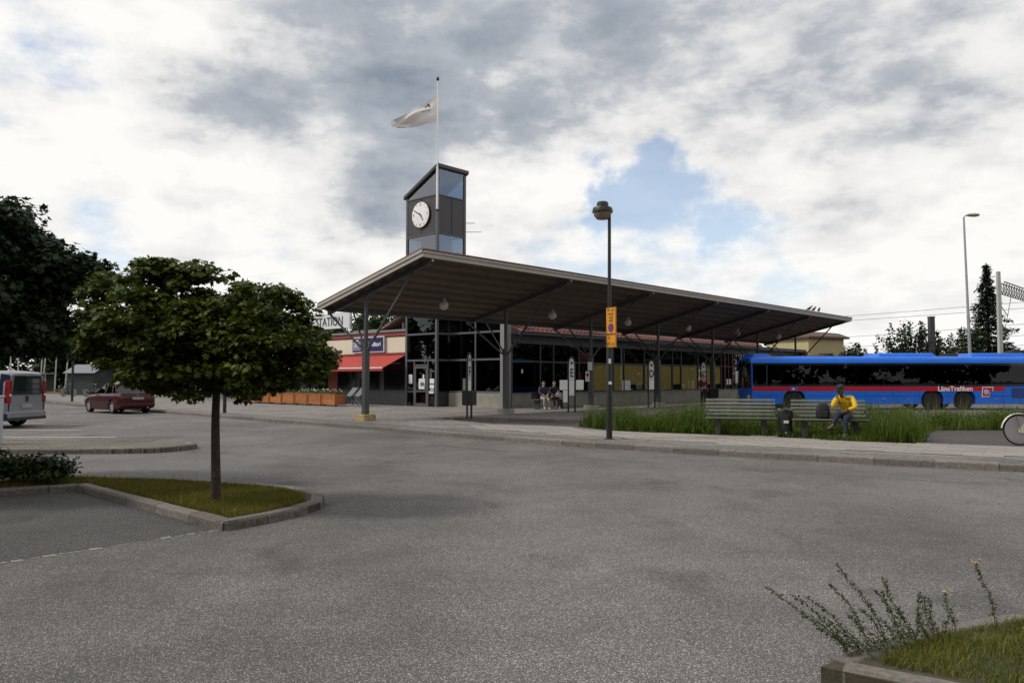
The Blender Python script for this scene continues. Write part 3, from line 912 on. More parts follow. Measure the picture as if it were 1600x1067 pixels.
# fascias
FH = .24
b = MB(); b.box(S0 - .05, S1 + .05, WF - .09, WF - .03, ztop(WF) - FH, ztop(WF) - .02); b.build('fascia', FASC, can, bev=.008)
b = MB(); b.box(S0 - .05, S1 + .05, WF - .13, WF - .092, ztop(WF) - FH * .42, ztop(WF) - .03); b.build('fascia_lip', FASC, can, bev=.006)
b = MB(); b.box(S0 - .03, S1 + .03, WB + .02, WB + .07, ztop(WB) - .19, ztop(WB) - .02); b.build('fascia', STEEL, can)
for s in (S0, S1):
    sg = -1 if s == S0 else 1
    b = MB()
    b.loft([[(s + sg * .01, w, ztop(w) - .02), (s + sg * .055, w, ztop(w) - .02), (s + sg * .055, w, ztop(w) - FH), (s + sg * .01, w, ztop(w) - FH)] for w in (WF - .03, WB + .02)])
    b.build('fascia', FASC, can)
    b = MB()
    b.loft([[(s + sg * .057, w, ztop(w) - .015), (s + sg * .09, w, ztop(w) - .015), (s + sg * .09, w, ztop(w) - FH * .45), (s + sg * .057, w, ztop(w) - FH * .45)] for w in (WF - .08, WB + .02)])
    b.build('fascia_lip', FASC, can)
# soffit: wide trapezoid sheets running the length
npan = 9
pw = (WB - WF) / npan
for i in range(npan):
    a = WF + i * pw
    pr = []
    for f, d in ((0, .20), (.10, .20), (.2, .10), (.8, .10), (.9, .20), (1.0, .20), (1.0, .215), (.0, .215)):
        w = a + f * pw * .995; pr.append((w, ztop(w) - d))
    pr = pr[:6] + [(a + pw * .995, ztop(a + pw) - .062), (a, ztop(a) - .062)]
    b = MB(); b.loft([[(S0 + .02, w, z) for w, z in pr], [(S1 - .02, w, z) for w, z in pr]]); b.build('soffit_panel', SOFF, can)
# steel frames at each column
colm = {}
for k, s in enumerate(cols_s):
    def zr(w):
        return ztop(w) - .30
    b = MB(); b.bar((s, WF + .15, zr(WF + .15)), (s, WB + .02, zr(WB)), .10, .17); b.build('rafter', STEEL, can)
    b = MB(); b.box(s - .055, s + .055, -.055, .055, 2.55, ztop(0) - .32); b.build('upper_post', STEEL, can, bev=.006)
    b = MB(); b.box(s - .10, s + .10, -.10, .10, .34, 2.62); b.build('column', STEEL, can, bev=.012)
    b = MB(); b.tube([(s + .10, .21, .35), (s + .10, .21, 2.9)], .05, 10); b.build('downpipe', STEEL, can)
    for dx in (-.0,):
        b = MB(); b.bar((s, -.06, 2.62), (s, WF + .95, zr(WF + .95) - .06), .07); b.build('brace', STEEL, can)
    b = MB(); b.bar((s - .05, .06, 2.62), (s - .05, WB - .12, zr(WB - .12) - .07), .06); b.build('brace', STEEL, can)
    b = MB(); b.bar((s + .06, .1, 2.62), (s + .95, WB - .25, zr(WB - .25) - .02), .055); b.build('brace', STEEL, can)
    b = MB(); b.box(s - .27, s + .27, -.27, .27, .06, .345); b.build('column_base', YELB if k in (0,) else CONC, can, bev=.02)
    b = MB(); b.bar((s, WF - .02, ztop(WF) - .26), (s, WF - .02, ztop(WF) - .34), .06); b.build('rafter_end', GALV, can)
# purlin behind the columns
b = MB(); b.bar((S0 + .1, WB - .3, ztop(WB - .3) - .28), (S1 - .1, WB - .3, ztop(WB - .3) - .28), .09, .10); b.build('purlin', STEEL, can)
# gutter-side beam

# globes
gl_s = [(cols_s[i] + cols_s[i + 1]) / 2 for i in range(6)] + []
words = ['nearest the clock tower end', 'second from the clock tower end', 'third from the clock tower end', 'fourth from the clock tower end', 'fifth from the clock tower end', 'furthest from the clock tower']
for i, s in enumerate(gl_s):
    w = -.1
    t = thing('globe_lamp', 'white globe lamp hanging under the canopy, ' + words[i], 'lamp', SW(s, w, ztop(w) - .2), RZ, 'globe lamps under the canopy')
    MB().ball((0, 0, -.29), .185, 20, 14).build('globe', GLOBE, t, smooth=True, ang=80)
    MB().lathe([(.085, -.12), (.085, -.05), (.03, -.03), (.03, .02)], 14).build('fitting', GALV, t, smooth=True)

# ---------------- clock tower
TS, TW = 11.06, 8.52       # corner next to the square
TSL, TWL = 2.15, 2.62      # extent along s and along w
HT0, HT1 = 13.05, 11.75    # roof at the corner side, and at the low side


def ht(w):
    return HT0 - (HT0 - HT1) * w / TWL


tw = thing('clock_tower', 'dark grey clock tower with glazed top and slanted roof rising above the canopy', 'tower', SW(TS, TW, 0), RZ)
ph = .07
for (x, y) in ((ph, ph), (ph, TWL - ph), (TSL - ph, ph), (TSL - ph, TWL - ph)):
    b = MB(); b.box(x - ph, x + ph, y - ph, y + ph, PZ, ht(y) - .06); b.build('corner_post', FRAME, tw)
# roof
b = MB(); b.loft([[(x, -.10, ht(-.10) - .03), (x, TWL + .12, ht(TWL + .12) - .03), (x, TWL + .12, ht(TWL + .12) + .16), (x, -.10, ht(-.10) + .16)] for x in (-.10, TSL + .12)]); b.build('roof', PANEL, tw, bev=.01)
ZG1, ZG0 = 11.55, 9.5      # panel band between the glazings
# the two visible sides and the two others: panel bands, glass bands, transoms
def tower_side(P, Q, h0, h1):
    """P,Q plan corners of the side, h0,h1 roof heights there"""
    P = Vector(P); Q = Vector(Q); d = (Q - P); L = d.length; d.normalize(); nrm = Vector((d.y, -d.x))
    a = P + d * .14; c = Q - d * .14; ins = nrm * -.05

    def quad(z00, z10, z11, z01, th, name, m, off=0):
        p = a + ins + nrm * off; q = c + ins + nrm * off
        b = MB(); vs = []
        for t in (0, -th):
            for (e, z) in ((p, z00), (q, z10), (q, z11), (p, z01)):
                vs.append((e.x + nrm.x * t, e.y + nrm.y * t, z))
        b.add(vs, [(0, 1, 2, 3), (7, 6, 5, 4), (0, 4, 5, 1), (1, 5, 6, 2), (2, 6, 7, 3), (3, 7, 4, 0)])
        return b.build(name, m, tw)
    quad(ZG0, ZG0, ZG1, ZG1, .06, 'panel', PANEL, .03)
    m0 = (a + c) / 2
    b = MB(); b.bar((m0.x + nrm.x * -.0, m0.y, ZG0), (m0.x, m0.y, ZG1), .012, .014); b.build('panel_joint', BLACK, tw)
    quad(ZG1 + .05, ZG1 + .05, h1 - .05, h0 - .05, .012, 'pane', GLASSB, .0)
    quad(6.0, 6.0, ZG0 - .05, ZG0 - .05, .012, 'pane', GLASSB, .0)
    for z in (ZG1 + .025, ZG0 - .025, 6.0):
        b = MB(); p = a + ins * .5; q = c + ins * .5
        b.bar((p.x, p.y, z), (q.x, q.y, z), .09, .06); b.build('transom', FRAME, tw)


c00 = (0, 0); c10 = (TSL, 0); c11 = (TSL, TWL); c01 = (0, TWL)
tower_side(c00, c10, ht(0), ht(0)); tower_side(c10, c11, ht(0), ht(TWL)); tower_side(c11, c01, ht(TWL), ht(TWL)); tower_side(c01, c00, ht(TWL), ht(0))
# lift shaft / stair seen through the lower glass
b = MB(); b.box(.6, TSL - .5, .6, TWL - .6, 6, 9.3); b.build('inner_shaft', mat('shaft_grey', (.28, .30, .33), .7), tw)
# clock on the side facing the square (x = 0 plane, facing -x)
CW, CZ, CR = 1.30, 10.62, .70
ck = MB(); ck.lathe([(CR, -.05), (CR, -.085), (CR - .03, -.09), (0, -.09)], 40, (0, CW, CZ), 'x'); clock = ck.build('clock_face', WHITE, tw, smooth=True)
b = MB(); b.lathe([(CR + .035, -.02), (CR + .035, -.08), (CR + .002, -.08), (CR + .002, -.02)], 40, (0, CW, CZ), 'x'); b.build('clock_rim', PANEL, clock)
for h in range(12):
    a = R(h * 30); big = h % 3 == 0
    r0, r1 = CR * (.80 if big else .84), CR * .93
    dy, dz = -math.sin(a), math.cos(a)
    if not big:
        b = MB(); b.bar((-.094, CW + dy * r0, CZ + dz * r0), (-.094, CW + dy * r1, CZ + dz * r1), .035, .006, (1, 0, 0)); b.build('hour_mark', BLACK, clock)
    else:
        r0 = CR * .8
        text('numeral', str(h if h else 12), .24, BLACK, clock, text_frame((-.094, CW + dy * r0, CZ + dz * r0), (0, -1, 0), (0, 0, 1)), .002)


def hand(deg, ln, w, name, off):
    a = R(deg); dy, dz = -math.sin(a), math.cos(a)
    b = MB(); b.bar((off, CW - dy * .12, CZ - dz * .12), (off, CW + dy * ln, CZ + dz * ln), w, .01, (1, 0, 0)); b.build(name, BLACK, clock)


hand(145, .40, .06, 'hour_hand', -.105); hand(300, .60, .045, 'minute_hand', -.118)
# entrance side (x = 0 plane) below the canopy: glass rows and the door
def pane(parent, x, y0, y1, z0, z1, m=None, th=.012):
    b = MB(); b.box(x - th / 2, x + th / 2, y0, y1, z0, z1)
    return b.build('pane', m or GLASS, parent)


for z in (2.62, 4.05, 5.5):
    b = MB(); b.box(.0, .1, .14, TWL - .14, z - .05, z + .05); b.build('transom', FRAME, tw)
pane(tw, .06, .14, TWL - .14, 2.67, 4.0); pane(tw, .06, .14, TWL - .14, 4.1, 5.45)
for y in (.72, 1.86):
    b = MB(); b.box(.0, .1, y - .04, y + .04, PZ, 2.57); b.build('mullion', FRAME, tw)
for y0, y1 in ((.14, .68), (1.90, TWL - .14)):
    pane(tw, .06, y0, y1, .95, 2.57); pane(tw, .06, y0, y1, .2, .87)
    b = MB(); b.box(.02, .09, y0, y1, .87, .95); b.build('transom', FRAME, tw)
b = MB(); b.box(.02, .08, .76, 1.82, 2.32, 2.40); b.build('door_head', FRAME, tw)
pane(tw, .06, .76, 1.82, 2.40, 2.57)
door = MB()
for (y0, y1, z0, z1) in ((.77, .87, .14, 2.3), (1.70, 1.81, .14, 2.3), (.87, 1.70, 2.18, 2.3), (.87, 1.70, .14, .28), (.87, 1.70, .9, .98)):
    door.box(.0, .055, y0, y1, z0, z1)
door = door.build('door', FRAME, tw)
b = MB(); b.box(.022, .034, .87, 1.7, .28, 2.18); b.build('door_pane', GLASS, door)
b = MB(); b.tube([(-.05, .93, .95), (-.05, .93, 1.35)], .015, 8); b.build('handle', GALV, door)
for (y0, y1, z0, z1, x) in ((.93, 1.45, 1.05, 1.62, -.004), (1.0, 1.12, 1.62, 1.85, -.004), (2.05, 2.35, 1.35, 1.85, .045), (.25, .6, 1.36, 1.62, .045), (.25, .6, 1.1, 1.3, .045), (.25, .62, .82, .96, .012), (.3, .55, 1.0, 1.06, .045)):
    b = MB(); b.box(x - .003, x + .0, y0, y1, z0, z1); b.build('notice', PAPER, tw)
b = MB(); b.box(-.008, -.005, 1.02, 1.3, 1.22, 1.42); b.build('notice_picture', mat('notice_ink', (.10, .10, .11), .7, var=.5, vs=20), tw)
# red lobby wall inside and dark back
b = MB(); b.box(.9, .95, .2, TWL - .2, .13, 2.6); b.build('lobby_wall', mat('lobby_red', (.13, .02, .02), .8, var=.2), tw)
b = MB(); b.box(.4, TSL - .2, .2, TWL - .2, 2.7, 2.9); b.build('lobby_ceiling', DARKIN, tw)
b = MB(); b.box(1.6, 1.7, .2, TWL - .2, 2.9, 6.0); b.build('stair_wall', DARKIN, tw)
# right flank of the tower below the canopy (y = 0 plane)
for z0, z1 in ((.95, 2.57), (2.67, 4.0), (4.1, 5.45)):
    b = MB(); b.box(.14, .85, .05, .062, z0, z1); b.build('pane', GLASS, tw)
b = MB(); b.box(.14, .88, .02, .09, PZ, .9); b.build('sill_panel', STEELD, tw)
for z in (2.62, 4.05, 5.5):
    b = MB(); b.box(.14, .88, .01, .09, z - .05, z + .05); b.build('transom', FRAME, tw)

# flagpole on the tower corner and the flag
fp = thing('flagpole', 'white flagpole fixed to the front corner of the clock tower', 'flagpole', SW(TS - .14, TW - .14, 10.7), RZ)
MB().tube([(0, 0, 0), (0, 0, 2.3)], .062, 12).build('sleeve', WHITE, fp, smooth=True)
MB().tube([(0, 0, 2.3), (0, 0, 7.05)], [.042, .026], 10).build('pole', WHITE, fp, smooth=True)
MB().lathe([(0.0, 6.98), (.05, 7.03), (.085, 7.10), (.075, 7.17), (.03, 7.24), (0, 7.26)], 12).build('finial', BLACK, fp, smooth=True)
b = MB(); b.box(-.1, .12, -.1, .12, -.06, .0); b.build('bracket', STEELD, fp)
fx, fy, _ = SW(TS - .14, TW - .14, 0)
fl = thing('flag', 'white flag with a small red and black emblem blowing left from the flagpole', 'flag', (fx - .03, fy, 17.0))
FLAG = leaf_mat('flag_cloth', (.62, .60, .59), (.66, .64, .63), .3, .8)
nu, nv = 40, 22


def flag_pt(u, v):
    # u along the fly, v down the hoist
    top = (-2.40 * u, .0, -.10 - 1.45 * u ** 1.15)
    bot = (-2.25 * u, .0, -1.55 - .52 * u ** 1.3 + .15 * u * u)
    x = top[0] + (bot[0] - top[0]) * v; z = top[2] + (bot[2] - top[2]) * v
    a = .34 * u * math.sin(5.2 * v + 3.2 * u + .6) + .15 * u * math.sin(9 * u + 2 * v) + .1 * u * math.sin(14 * v - 4 * u)
    z += -.10 * u * math.sin(6.5 * v + 5 * u)
    return Vector((x + .10 * u * math.sin(7 * v + 2 * u), a, z))


b = MB(); b.add([flag_pt(i / nu, j / nv) for i in range(nu + 1) for j in range(nv + 1)], [(i * (nv + 1) + j, (i + 1) * (nv + 1) + j, (i + 1) * (nv + 1) + j + 1, i * (nv + 1) + j + 1) for i in range(nu) for j in range(nv)])
b.build('cloth', FLAG, fl, smooth=True, ang=80)


def flag_stroke(pts, w, m, name):
    """a printed stroke on the cloth, given in cloth coordinates"""
    vs = []
    for i, (u, v) in enumerate(pts):
        a = pts[max(i - 1, 0)]; c = pts[min(i + 1, len(pts) - 1)]
        du, dv = c[0] - a[0], c[1] - a[1]; L = math.hypot(du, dv) or 1
        for s in (-1, 1):
            q = flag_pt(u - dv / L * w * s, v + du / L * w * s); vs.append((q.x, q.y - .012, q.z))
    n = len(pts); b = MB(); b.add(vs, [(2 * i, 2 * i + 1, 2 * i + 3, 2 * i + 2) for i in range(n - 1)]); b.build(name, m, fl)


REDI = mat('flag_red', (.35, .02, .03), .8); BLKI = mat('flag_black', (.03, .03, .035), .8)
flag_stroke([(.22, .12), (.25, .19), (.28, .27)], .016, BLKI, 'emblem'); flag_stroke([(.22, .12), (.20, .22), (.18, .30)], .020, BLKI, 'emblem'); flag_stroke([(.30, .16), (.26, .19), (.205, .2)], .016, REDI, 'emblem')
for i in range(6):
    u = .16 + i * .035; flag_stroke([(u, .46), (u + .004, .52)], .007, BLKI, 'lettering')

# antennas on the back of the tower
for z, ln in ((10.35, .75), (9.85, 1.1)):
    t = thing('antenna', 'thin aerial rod with crossbars sticking out right of the clock tower, %s of two' % ('upper' if ln < 1 else 'lower'), 'antenna', SW(TS + TSL, TW + .35, z), 0)
    b = MB(); b.tube([(0, 0, 0), (ln, 0, -.0)], .012, 6); b.build('boom', STEELD, t)
    for k in range(5):
        b = MB(); b.tube([(ln * (.3 + .16 * k), 0, -.06), (ln * (.3 + .16 * k), 0, .06)], .008, 5); b.build('element', STEELD, t)

# ---------------- waiting hall wing
WS0, WS1, WW = 11.95, 40.0, 4.35
wing = thing('station_hall', 'long low station hall with dark glass front and red ribbed roof behind the canopy', 'building', SW(0, 0, 0), RZ)
# gable side (s = WS0), from the tower to the hall corner
for y0, y1 in ((WW + .33, 6.45), (6.55, TW - .02)):
    for z0, z1 in ((.95, 2.57), (2.67, 4.0), (4.1, 5.35)):
        b = MB(); b.box(WS0 + .05, WS0 + .062, y0, y1, z0, z1); b.build('pane', GLASS, wing)
for y in (6.5,):
    b = MB(); b.box(WS0, WS0 + .1, y - .04, y + .04, .9, 5.4); b.build('mullion', FRAME, wing)
for z in (.92, 2.62, 4.05, 5.4):
    b = MB(); b.box(WS0 + .005, WS0 + .095, WW + .30, TW - .02, z - .05, z + .05); b.build('transom', FRAME, wing)
b = MB(); b.box(WS0 - .03, WS0 + .1, WW + .02, TW - .02, PZ - .05, .865); b.build('sill_wall', CONC, wing)
b = MB(); b.box(WS0 - .05, WS0 + .42, WW - .05, WW + .30, PZ - .05, 5.5); b.build('corner_pier', mat('pier_grey', (.20, .20, .195), .8, var=.1), wing, bev=.01)
b = MB(); b.box(WS0 - .05, WS0 + 4, WW + .52, TW + 6, 5.46, 5.75); b.build('hall_roof_slab', STEELD, wing)
# front (w = WW)
xs = [WS0 + .5]; big = True; pat = [2.3, 1.15, 2.3, 1.15]
while xs[-1] < WS1 - 1.3:
    xs.append(xs[-1] + (2.25 if big else 1.1)); big = not big
xs[-1] = WS1 - .1
ZS, ZT, ZH = .90, 2.52, 3.45
b = MB(); b.box(WS0 + .5, WS1, WW - .02, WW + .15, PZ - .05, ZS - .05); b.build('sill_wall', CONC, wing)
b = MB(); b.box(WS0 + .5, WS1, WW - .06, WW + .1, ZS - .05, ZS + .0); b.build('sill', FRAME, wing)
for x in xs:
    b = MB(); b.box(x - .04, x + .04, WW - .03, WW + .09, ZS, ZH); b.build('mullion', STEELD, wing)
for i in range(len(xs) - 1):
    b = MB(); b.box(xs[i] + .04, xs[i + 1] - .04, WW - .01, WW + .07, ZT - .04, ZT + .04); b.build('transom', STEELD, wing)
    for z0, z1 in ((ZS, ZT - .04), (ZT + .04, ZH)):
        b = MB(); b.box(xs[i] + .04, xs[i + 1] - .04, WW + .02, WW + .032, z0, z1); b.build('pane', GLASSC if (z0 == ZS and 19.0 < (xs[i] + xs[i + 1]) / 2 < 34.5) else GLASS, wing)
    mid = (xs[i] + xs[i + 1]) / 2
    if 19.0 < mid < 34.5:
        b = MB(); b.box(xs[i] + .06, xs[i + 1] - .06, WW + .06, WW + .07, ZS + (.02 if i % 3 else .35), ZT - .05); b.build('blind', BLIND, wing)
# header beam, eaves, ribbed roof
b = MB(); b.box(WS0 + .5, WS1 + .1, WW - .12, WW + .1, ZH, 3.85); b.build('header_beam', STEEL, wing)
b = MB(); b.box(WS0 + .5, WS1 + .1, WW - .62, WW - .5, 3.93, 4.08); b.build('gutter', STEELD, wing)
b = MB(); b.box(WS0 + .5, WS1 + .1, WW - .62, WW + .1, 3.87, 3.93); b.build('eaves_board', STEELD, wing)
RW0, RW1, RH0, RH1 = WW - .68, WW + 6.0, 4.10, 6.3
rs = (RH1 - RH0) / (RW1 - RW0)
b = MB(); b.loft([[(x, RW0, RH0), (x, RW1, RH1), (x, RW1 + 6.5, RH0), (x, RW1 + 6.5, RH0 - .08), (x, RW1, RH1 - .1), (x, RW0, RH0 - .06)] for x in (WS0 + .5, WS1 + .2)])
hr = b.build('roof', mat('hall_roof', (.30, .15, .125), .45, var=.15, vs=1), wing)
rib = MB(); rib.bar((0, RW0, RH0 + .05), (0, RW1, RH1 + .05), .13, .10); rib_me = rib.mesh('roof_rib', MATS['red_roof_metal'])
x = WS0 + .7
while x < WS1 + .1:
    link('roof_rib', rib_me, hr, (x, 0, 0)); x += .36
# inside: floor, back wall, ceiling, end wall
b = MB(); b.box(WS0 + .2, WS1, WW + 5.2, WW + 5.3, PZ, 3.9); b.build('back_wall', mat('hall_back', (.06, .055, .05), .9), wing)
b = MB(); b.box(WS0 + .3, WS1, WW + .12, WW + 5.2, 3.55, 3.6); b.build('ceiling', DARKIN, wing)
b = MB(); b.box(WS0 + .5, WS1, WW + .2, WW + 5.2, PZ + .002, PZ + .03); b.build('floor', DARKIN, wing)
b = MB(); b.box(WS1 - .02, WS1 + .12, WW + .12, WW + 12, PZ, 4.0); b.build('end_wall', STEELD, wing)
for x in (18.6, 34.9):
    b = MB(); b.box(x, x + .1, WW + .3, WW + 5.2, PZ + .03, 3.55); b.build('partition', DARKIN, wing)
# red door posts at the far end
for x in (35.2, 36.4, 37.6):
    b = MB(); b.box(x - .07, x + .07, WW - .1, WW - .035, ZS + .02, ZH); b.build('red_post', mat('post_red', (.11, .012, .012), .6), wing)
# papers behind the glass
for x, z0, z1, w in ((22.3, ZS + .02, ZS + .62, .9), (37.0, 1.3, 2.2, .7), (35.6, 1.2, 1.6, .7), (13.2, 1.9, 2.1, .12)):
    b = MB(); b.box(x, x + w, WW + .006, WW + .012, z0, z1); b.build('notice', PAPER, wing)

# low dark flat roof beyond the hall
lo = thing('low_shed', 'low dark flat roofed shed beyond the end of the station hall', 'shed', SW(WS1 + .3, WW - .3, 0), RZ)
b = MB(); b.box(.2, 15.8, .4, 8, -.05, 3.85); b.build('wall', STEELD, lo)
b = MB(); b.box(0, 16, 0, 8.4, 3.85, 4.1); b.build('roof', STEEL, lo, bev=.02)
for k in range(7):
    b = MB(); b.box(.8 + k * 2.1, 2.3 + k * 2.1, .36, .398, 1.2, 3.2); b.build('window', GLASS, lo)

# ---------------- cafe wing, facing the square
CS, CV0, CV1 = 11.4, TW + TWL + .05, 38.0
cafe = thing('cafe_building', 'cream walled cafe wing with red awnings left of the clock tower', 'building', SW(CS, CV0, 0), RZ)
LC = CV1 - CV0
b = MB(); b.box(.12, 9, 0, LC, -.05, 4.05); b.build('wall', mat('cafe_wall', (.12, .12, .125), .7, var=.1), cafe)
npn = 9
for k in range(npn):
    y0 = LC * k / npn; y1 = LC * (k + 1) / npn
    b = MB(); b.box(0.0, .118, y0 + .006, y1 - .006, 3.08, 4.0); b.build('cream_panel', CREAM, cafe)
b = MB(); b.box(-.05, 9.1, -.02, LC + .1, 4.052, 4.30); b.build('roof_band', BROWNBAND, cafe)
b = MB(); b.box(-.12, 9.2, -.03, LC + .15, 4.302, 4.42); b.build('roof_edge', mat('roof_edge_grey', (.20, .20, .21), .6), cafe)
b = MB(); b.box(-.04, .11, 0, LC, 2.98, 3.078); b.build('lintel', BROWNBAND, cafe)
# shop windows and posts under the awnings
for k in range(11):
    y0 = .35 + k * 2.35
    if y0 + 2.2 > LC: break
    b = MB(); b.box(.08, .119, y0, y0 + 2.05, .9, 2.9); w_ = b.build('window', FRAME, cafe)
    b = MB(); b.box(.066, .078, y0 + .07, y0 + 1.98, .97, 2.83); b.build('pane', mat('cafe_glass', (.012, .013, .014), .06, var=.1, spec=.7), w_)
b = MB(); b.box(.04, .118, 6.9, 7.9, PZ, 2.9); b.build('red_door', mat('door_red', (.25, .05, .03), .6), cafe)
# roof gear
b = MB(); b.tube([(1.4, 2.2, 4.42), (1.4, 2.2, 4.95)], .09, 10); b.build('vent_pipe', GALV, cafe)
b = MB(); b.box(2, 3.4, 3.6, 8.0, 4.62, 4.72); b.box(2.1, 2.2, 3.8, 3.9, 4.42, 4.62); b.box(2.1, 2.2, 7.6, 7.7, 4.42, 4.62); b.build('roof_duct', GALV, cafe)
# signs
t = thing('cafe_sign', 'dark blue bakery sign with white lettering above the red awning', 'sign', SW(CS - .02, CV0 + 2.1, 3.2), RZ)
b = MB(); b.box(-.14, -.02, -.02, 3.05, -.05, .90); b.build('frame', mat('sign_frame', (.45, .45, .46), .5), t)
b = MB(); b.box(-.16, -.142, .06, 2.97, .03, .82); b.build('board', NAVY, t)
text('lettering', 'Konditori', .36, WHITE, t, text_frame((-.166, .92, .43), (0, -1, 0), (0, 0, 1)), .003, .95, bold=.006)
text('lettering', 'EU', .36, WHITE, t, text_frame((-.166, 2.55, .36), (0, -1, 0), (0, 0, 1)), .003, 1.1, bold=.006)
for (y0, y1, z0, z1) in ((2.2, 2.9, .14, .17), (2.2, 2.9, .56, .59), (2.87, 2.9, .17, .56), (2.2, 2.23, .17, .56)):
    b = MB(); b.box(-.168, -.162, y0, y1, z0, z1); b.build('logo_outline', WHITE, t)
b = MB(); b.box(-.168, -.162, 2.35, 2.85, .66, .72); b.build('logo_bar', WHITE, t)
# awnings
aw_words = ['next to the clock tower', 'behind the round headed tree, second from the clock tower', 'third from the clock tower, mostly behind the tree']
for k, (y0, y1) in enumerate(((.15, 6.0), (6.3, 12.1), (12.4, 18.2))):
    t = thing('awning', 'red sloping canvas awning %s' % aw_words[k], 'awning', SW(CS, CV0 + y0, 0), RZ, 'red awnings of the cafe')
    L = y1 - y0; XO = -1.75; ZF = 2.22
    b = MB(); b.loft([[(-.06, y, 3.0), (XO, y, ZF), (XO, y, ZF - .02), (-.06, y, 2.97)] for y in (0, L)]); b.build('canvas', AWN, t)
    b = MB(); b.bar((XO - .02, 0, ZF), (XO - .02, L, ZF), .05, .06); b.build('front_bar', WHITE, t)
    n = 24; vs = []
    b = MB()
    for i in range(n):
        a0 = L * i / n; a1 = L * (i + 1) / n; mm = (a0 + a1) / 2
        b.add([(XO - .03, a0, ZF - .02), (XO - .03, a1, ZF - .02), (XO - .03, a1, ZF - .15), (XO - .03, mm, ZF - .19), (XO - .03, a0, ZF - .15)], [(0, 1, 2, 3, 4)])
    b.build('valance', AWN, t)
    for y in (.5, L - .5):
        b = MB(); b.tube([(-.1, y, 2.5), (-1.0, y + (.5 if y < 1 else -.5), 2.45), (XO, y, ZF - .05)], .025, 6); b.build('arm', GALV, t)
    b = MB(); b.box(-.16, -.04, 0, L, 2.99, 3.10); b.build('cassette', BROWNBAND, t)
# STATION sign on the roof
t = thing('station_sign', 'black STATION letters on a pale grey board on the cafe roof', 'sign', SW(12.3, 18.1, 4.42), RZ)
b = MB(); b.box(0, .06, 0, 9.2, .42, 1.42); b.build('board', mat('sign_board_grey', (.60, .61, .62), .6, var=.05), t)
for y in (.3, 3, 6, 8.8):
    b = MB(); b.box(.06, .12, y, y + .06, 0, 1.3); b.build('leg', GALV, t)
b = MB(); b.box(-.01, .08, -.14, -.003, .3, 1.45); b.build('edge_post', GALV, t)
text('lettering', 'STATION', .80, BLACK, t, text_frame((-.012, 2.2, .86), (0, -1, 0), (0, 0, 1)), .006, .92, bold=.004)

# planters in front of the cafe: eight wooden boxes
PL0 = SW(7.75, 12.9)
pl_me = {}
FLW = leaf_mat('planter_leaf', (.05, .09, .02), (.11, .16, .05), .3)
PETAL = mat('white_petal', (.75, .73, .68), .7, var=.15)
pwords = ['first', 'second', 'third', 'fourth', 'fifth', 'sixth', 'seventh', 'eighth']
for k in range(8):
    y = 12.95 + k * 1.36
    t = thing('planter_box', 'orange wooden flower box by the cafe, %s from the clock tower' % pwords[k], 'planter', SW(7.75, y), RZ, 'wooden planters in front of the cafe')
    for j in range(4):
        b = MB(); b.box(-.015, .0, .035, 1.29, .1 + j * .14, .1 + j * .14 + .132); b.build('plank', WOODO, t)
        if k == 0:
            b = MB(); b.box(.0, .62, .015, .03, .1 + j * .14, .1 + j * .14 + .132); b.build('plank', WOODO, t)
    b = MB(); b.box(0.002, .6, .035, 1.29, .08, .62); b.build('box', mat('planter_inner', (.10, .045, .02), .8), t)
    for yy in (.03, 1.245):
        b = MB(); b.box(-.04, -.016, yy, yy + .05, .06, .66); b.build('corner_post', WOODO, t)
    b = MB(); b.box(-.05, .02, .0, 1.33, .661, .69); b.build('rim', WOODO, t)
    for yy in (.12, 1.15):
        b = MB(); b.box(.05, .15, yy, yy + .1, .0, .08); b.build('foot', BLACK, t)
    r = np.random.default_rng(100 + k)
    pp = np.column_stack([r.uniform(.02, .58, 260), r.uniform(.03, 1.3, 260), .66 + r.uniform(0, .20, 260)])
    link('leaves', leaf_mesh('leaves', pp, np.tile([0, 0, 1.0], (260, 1)), .085, FLW, OVAL, r, .9), t)
    b = MB()
    for i in range(14):
        b.ball((r.uniform(.0, .5), r.uniform(.05, 1.28), .80 + r.uniform(0, .14)), (.035, .035, .02), 6, 4)
    b.build('blossoms', PETAL, t)
# folded chairs leaning at the end of the planters
for k in range(2):
    t = thing('folded_chair', 'dark folding chair leaning by the end of the planters, %s one' % ('left' if k else 'right'), 'chair', SW(8.6, 11.85 + k * .75), RZ, 'folding chairs by the planters')
    b = MB(); b.bar((-.25, .0, .55), (.2, .0, 1.0), .48, .03, (0, 0, 1)); b.build('back', mat('chair_grey', (.10, .10, .105), .6), t)
    for yy in (-.22, .22):
        b = MB(); b.tube([(-.35, yy, .02), (.2, yy, .95)], .016, 6); b.build('leg', STEELD, t)
        b = MB(); b.tube([(.25, yy, .02), (-.25, yy, .6)], .016, 6); b.build('leg', STEELD, t)
    b = MB(); b.box(-.3, .12, -.2, .2, .45, .48); b.build('seat', STEELD, t)
# birds on the canopy edge
for k, s in enumerate((31.2, 31.9, 32.7)):
    t = thing('bird', 'small dark bird perched on the far end of the canopy edge, %s of three' % ['left', 'middle', 'right'][k], 'bird', SW(s, WF - .05, ztop(WF) + .045), .4 * k, 'birds on the canopy')
    b = MB(); b.loft([[(x, r_ * math.cos(a), z + r_ * 1.1 * math.sin(a)) for a in [i * math.pi / 4 for i in range(8)]] for x, z, r_ in ((-.24, .05, .01), (-.14, .09, .04), (0, .14, .085), (.09, .2, .06), (.13, .27, .045), (.17, .28, .03), (.22, .27, .006))]); b.build('body', BLACK, t, smooth=True)
    for y in (-.03, .03):
        b = MB(); b.tube([(0, y, .0), (.01, y, .08)], .008, 5); b.build('leg', BLACK, t)
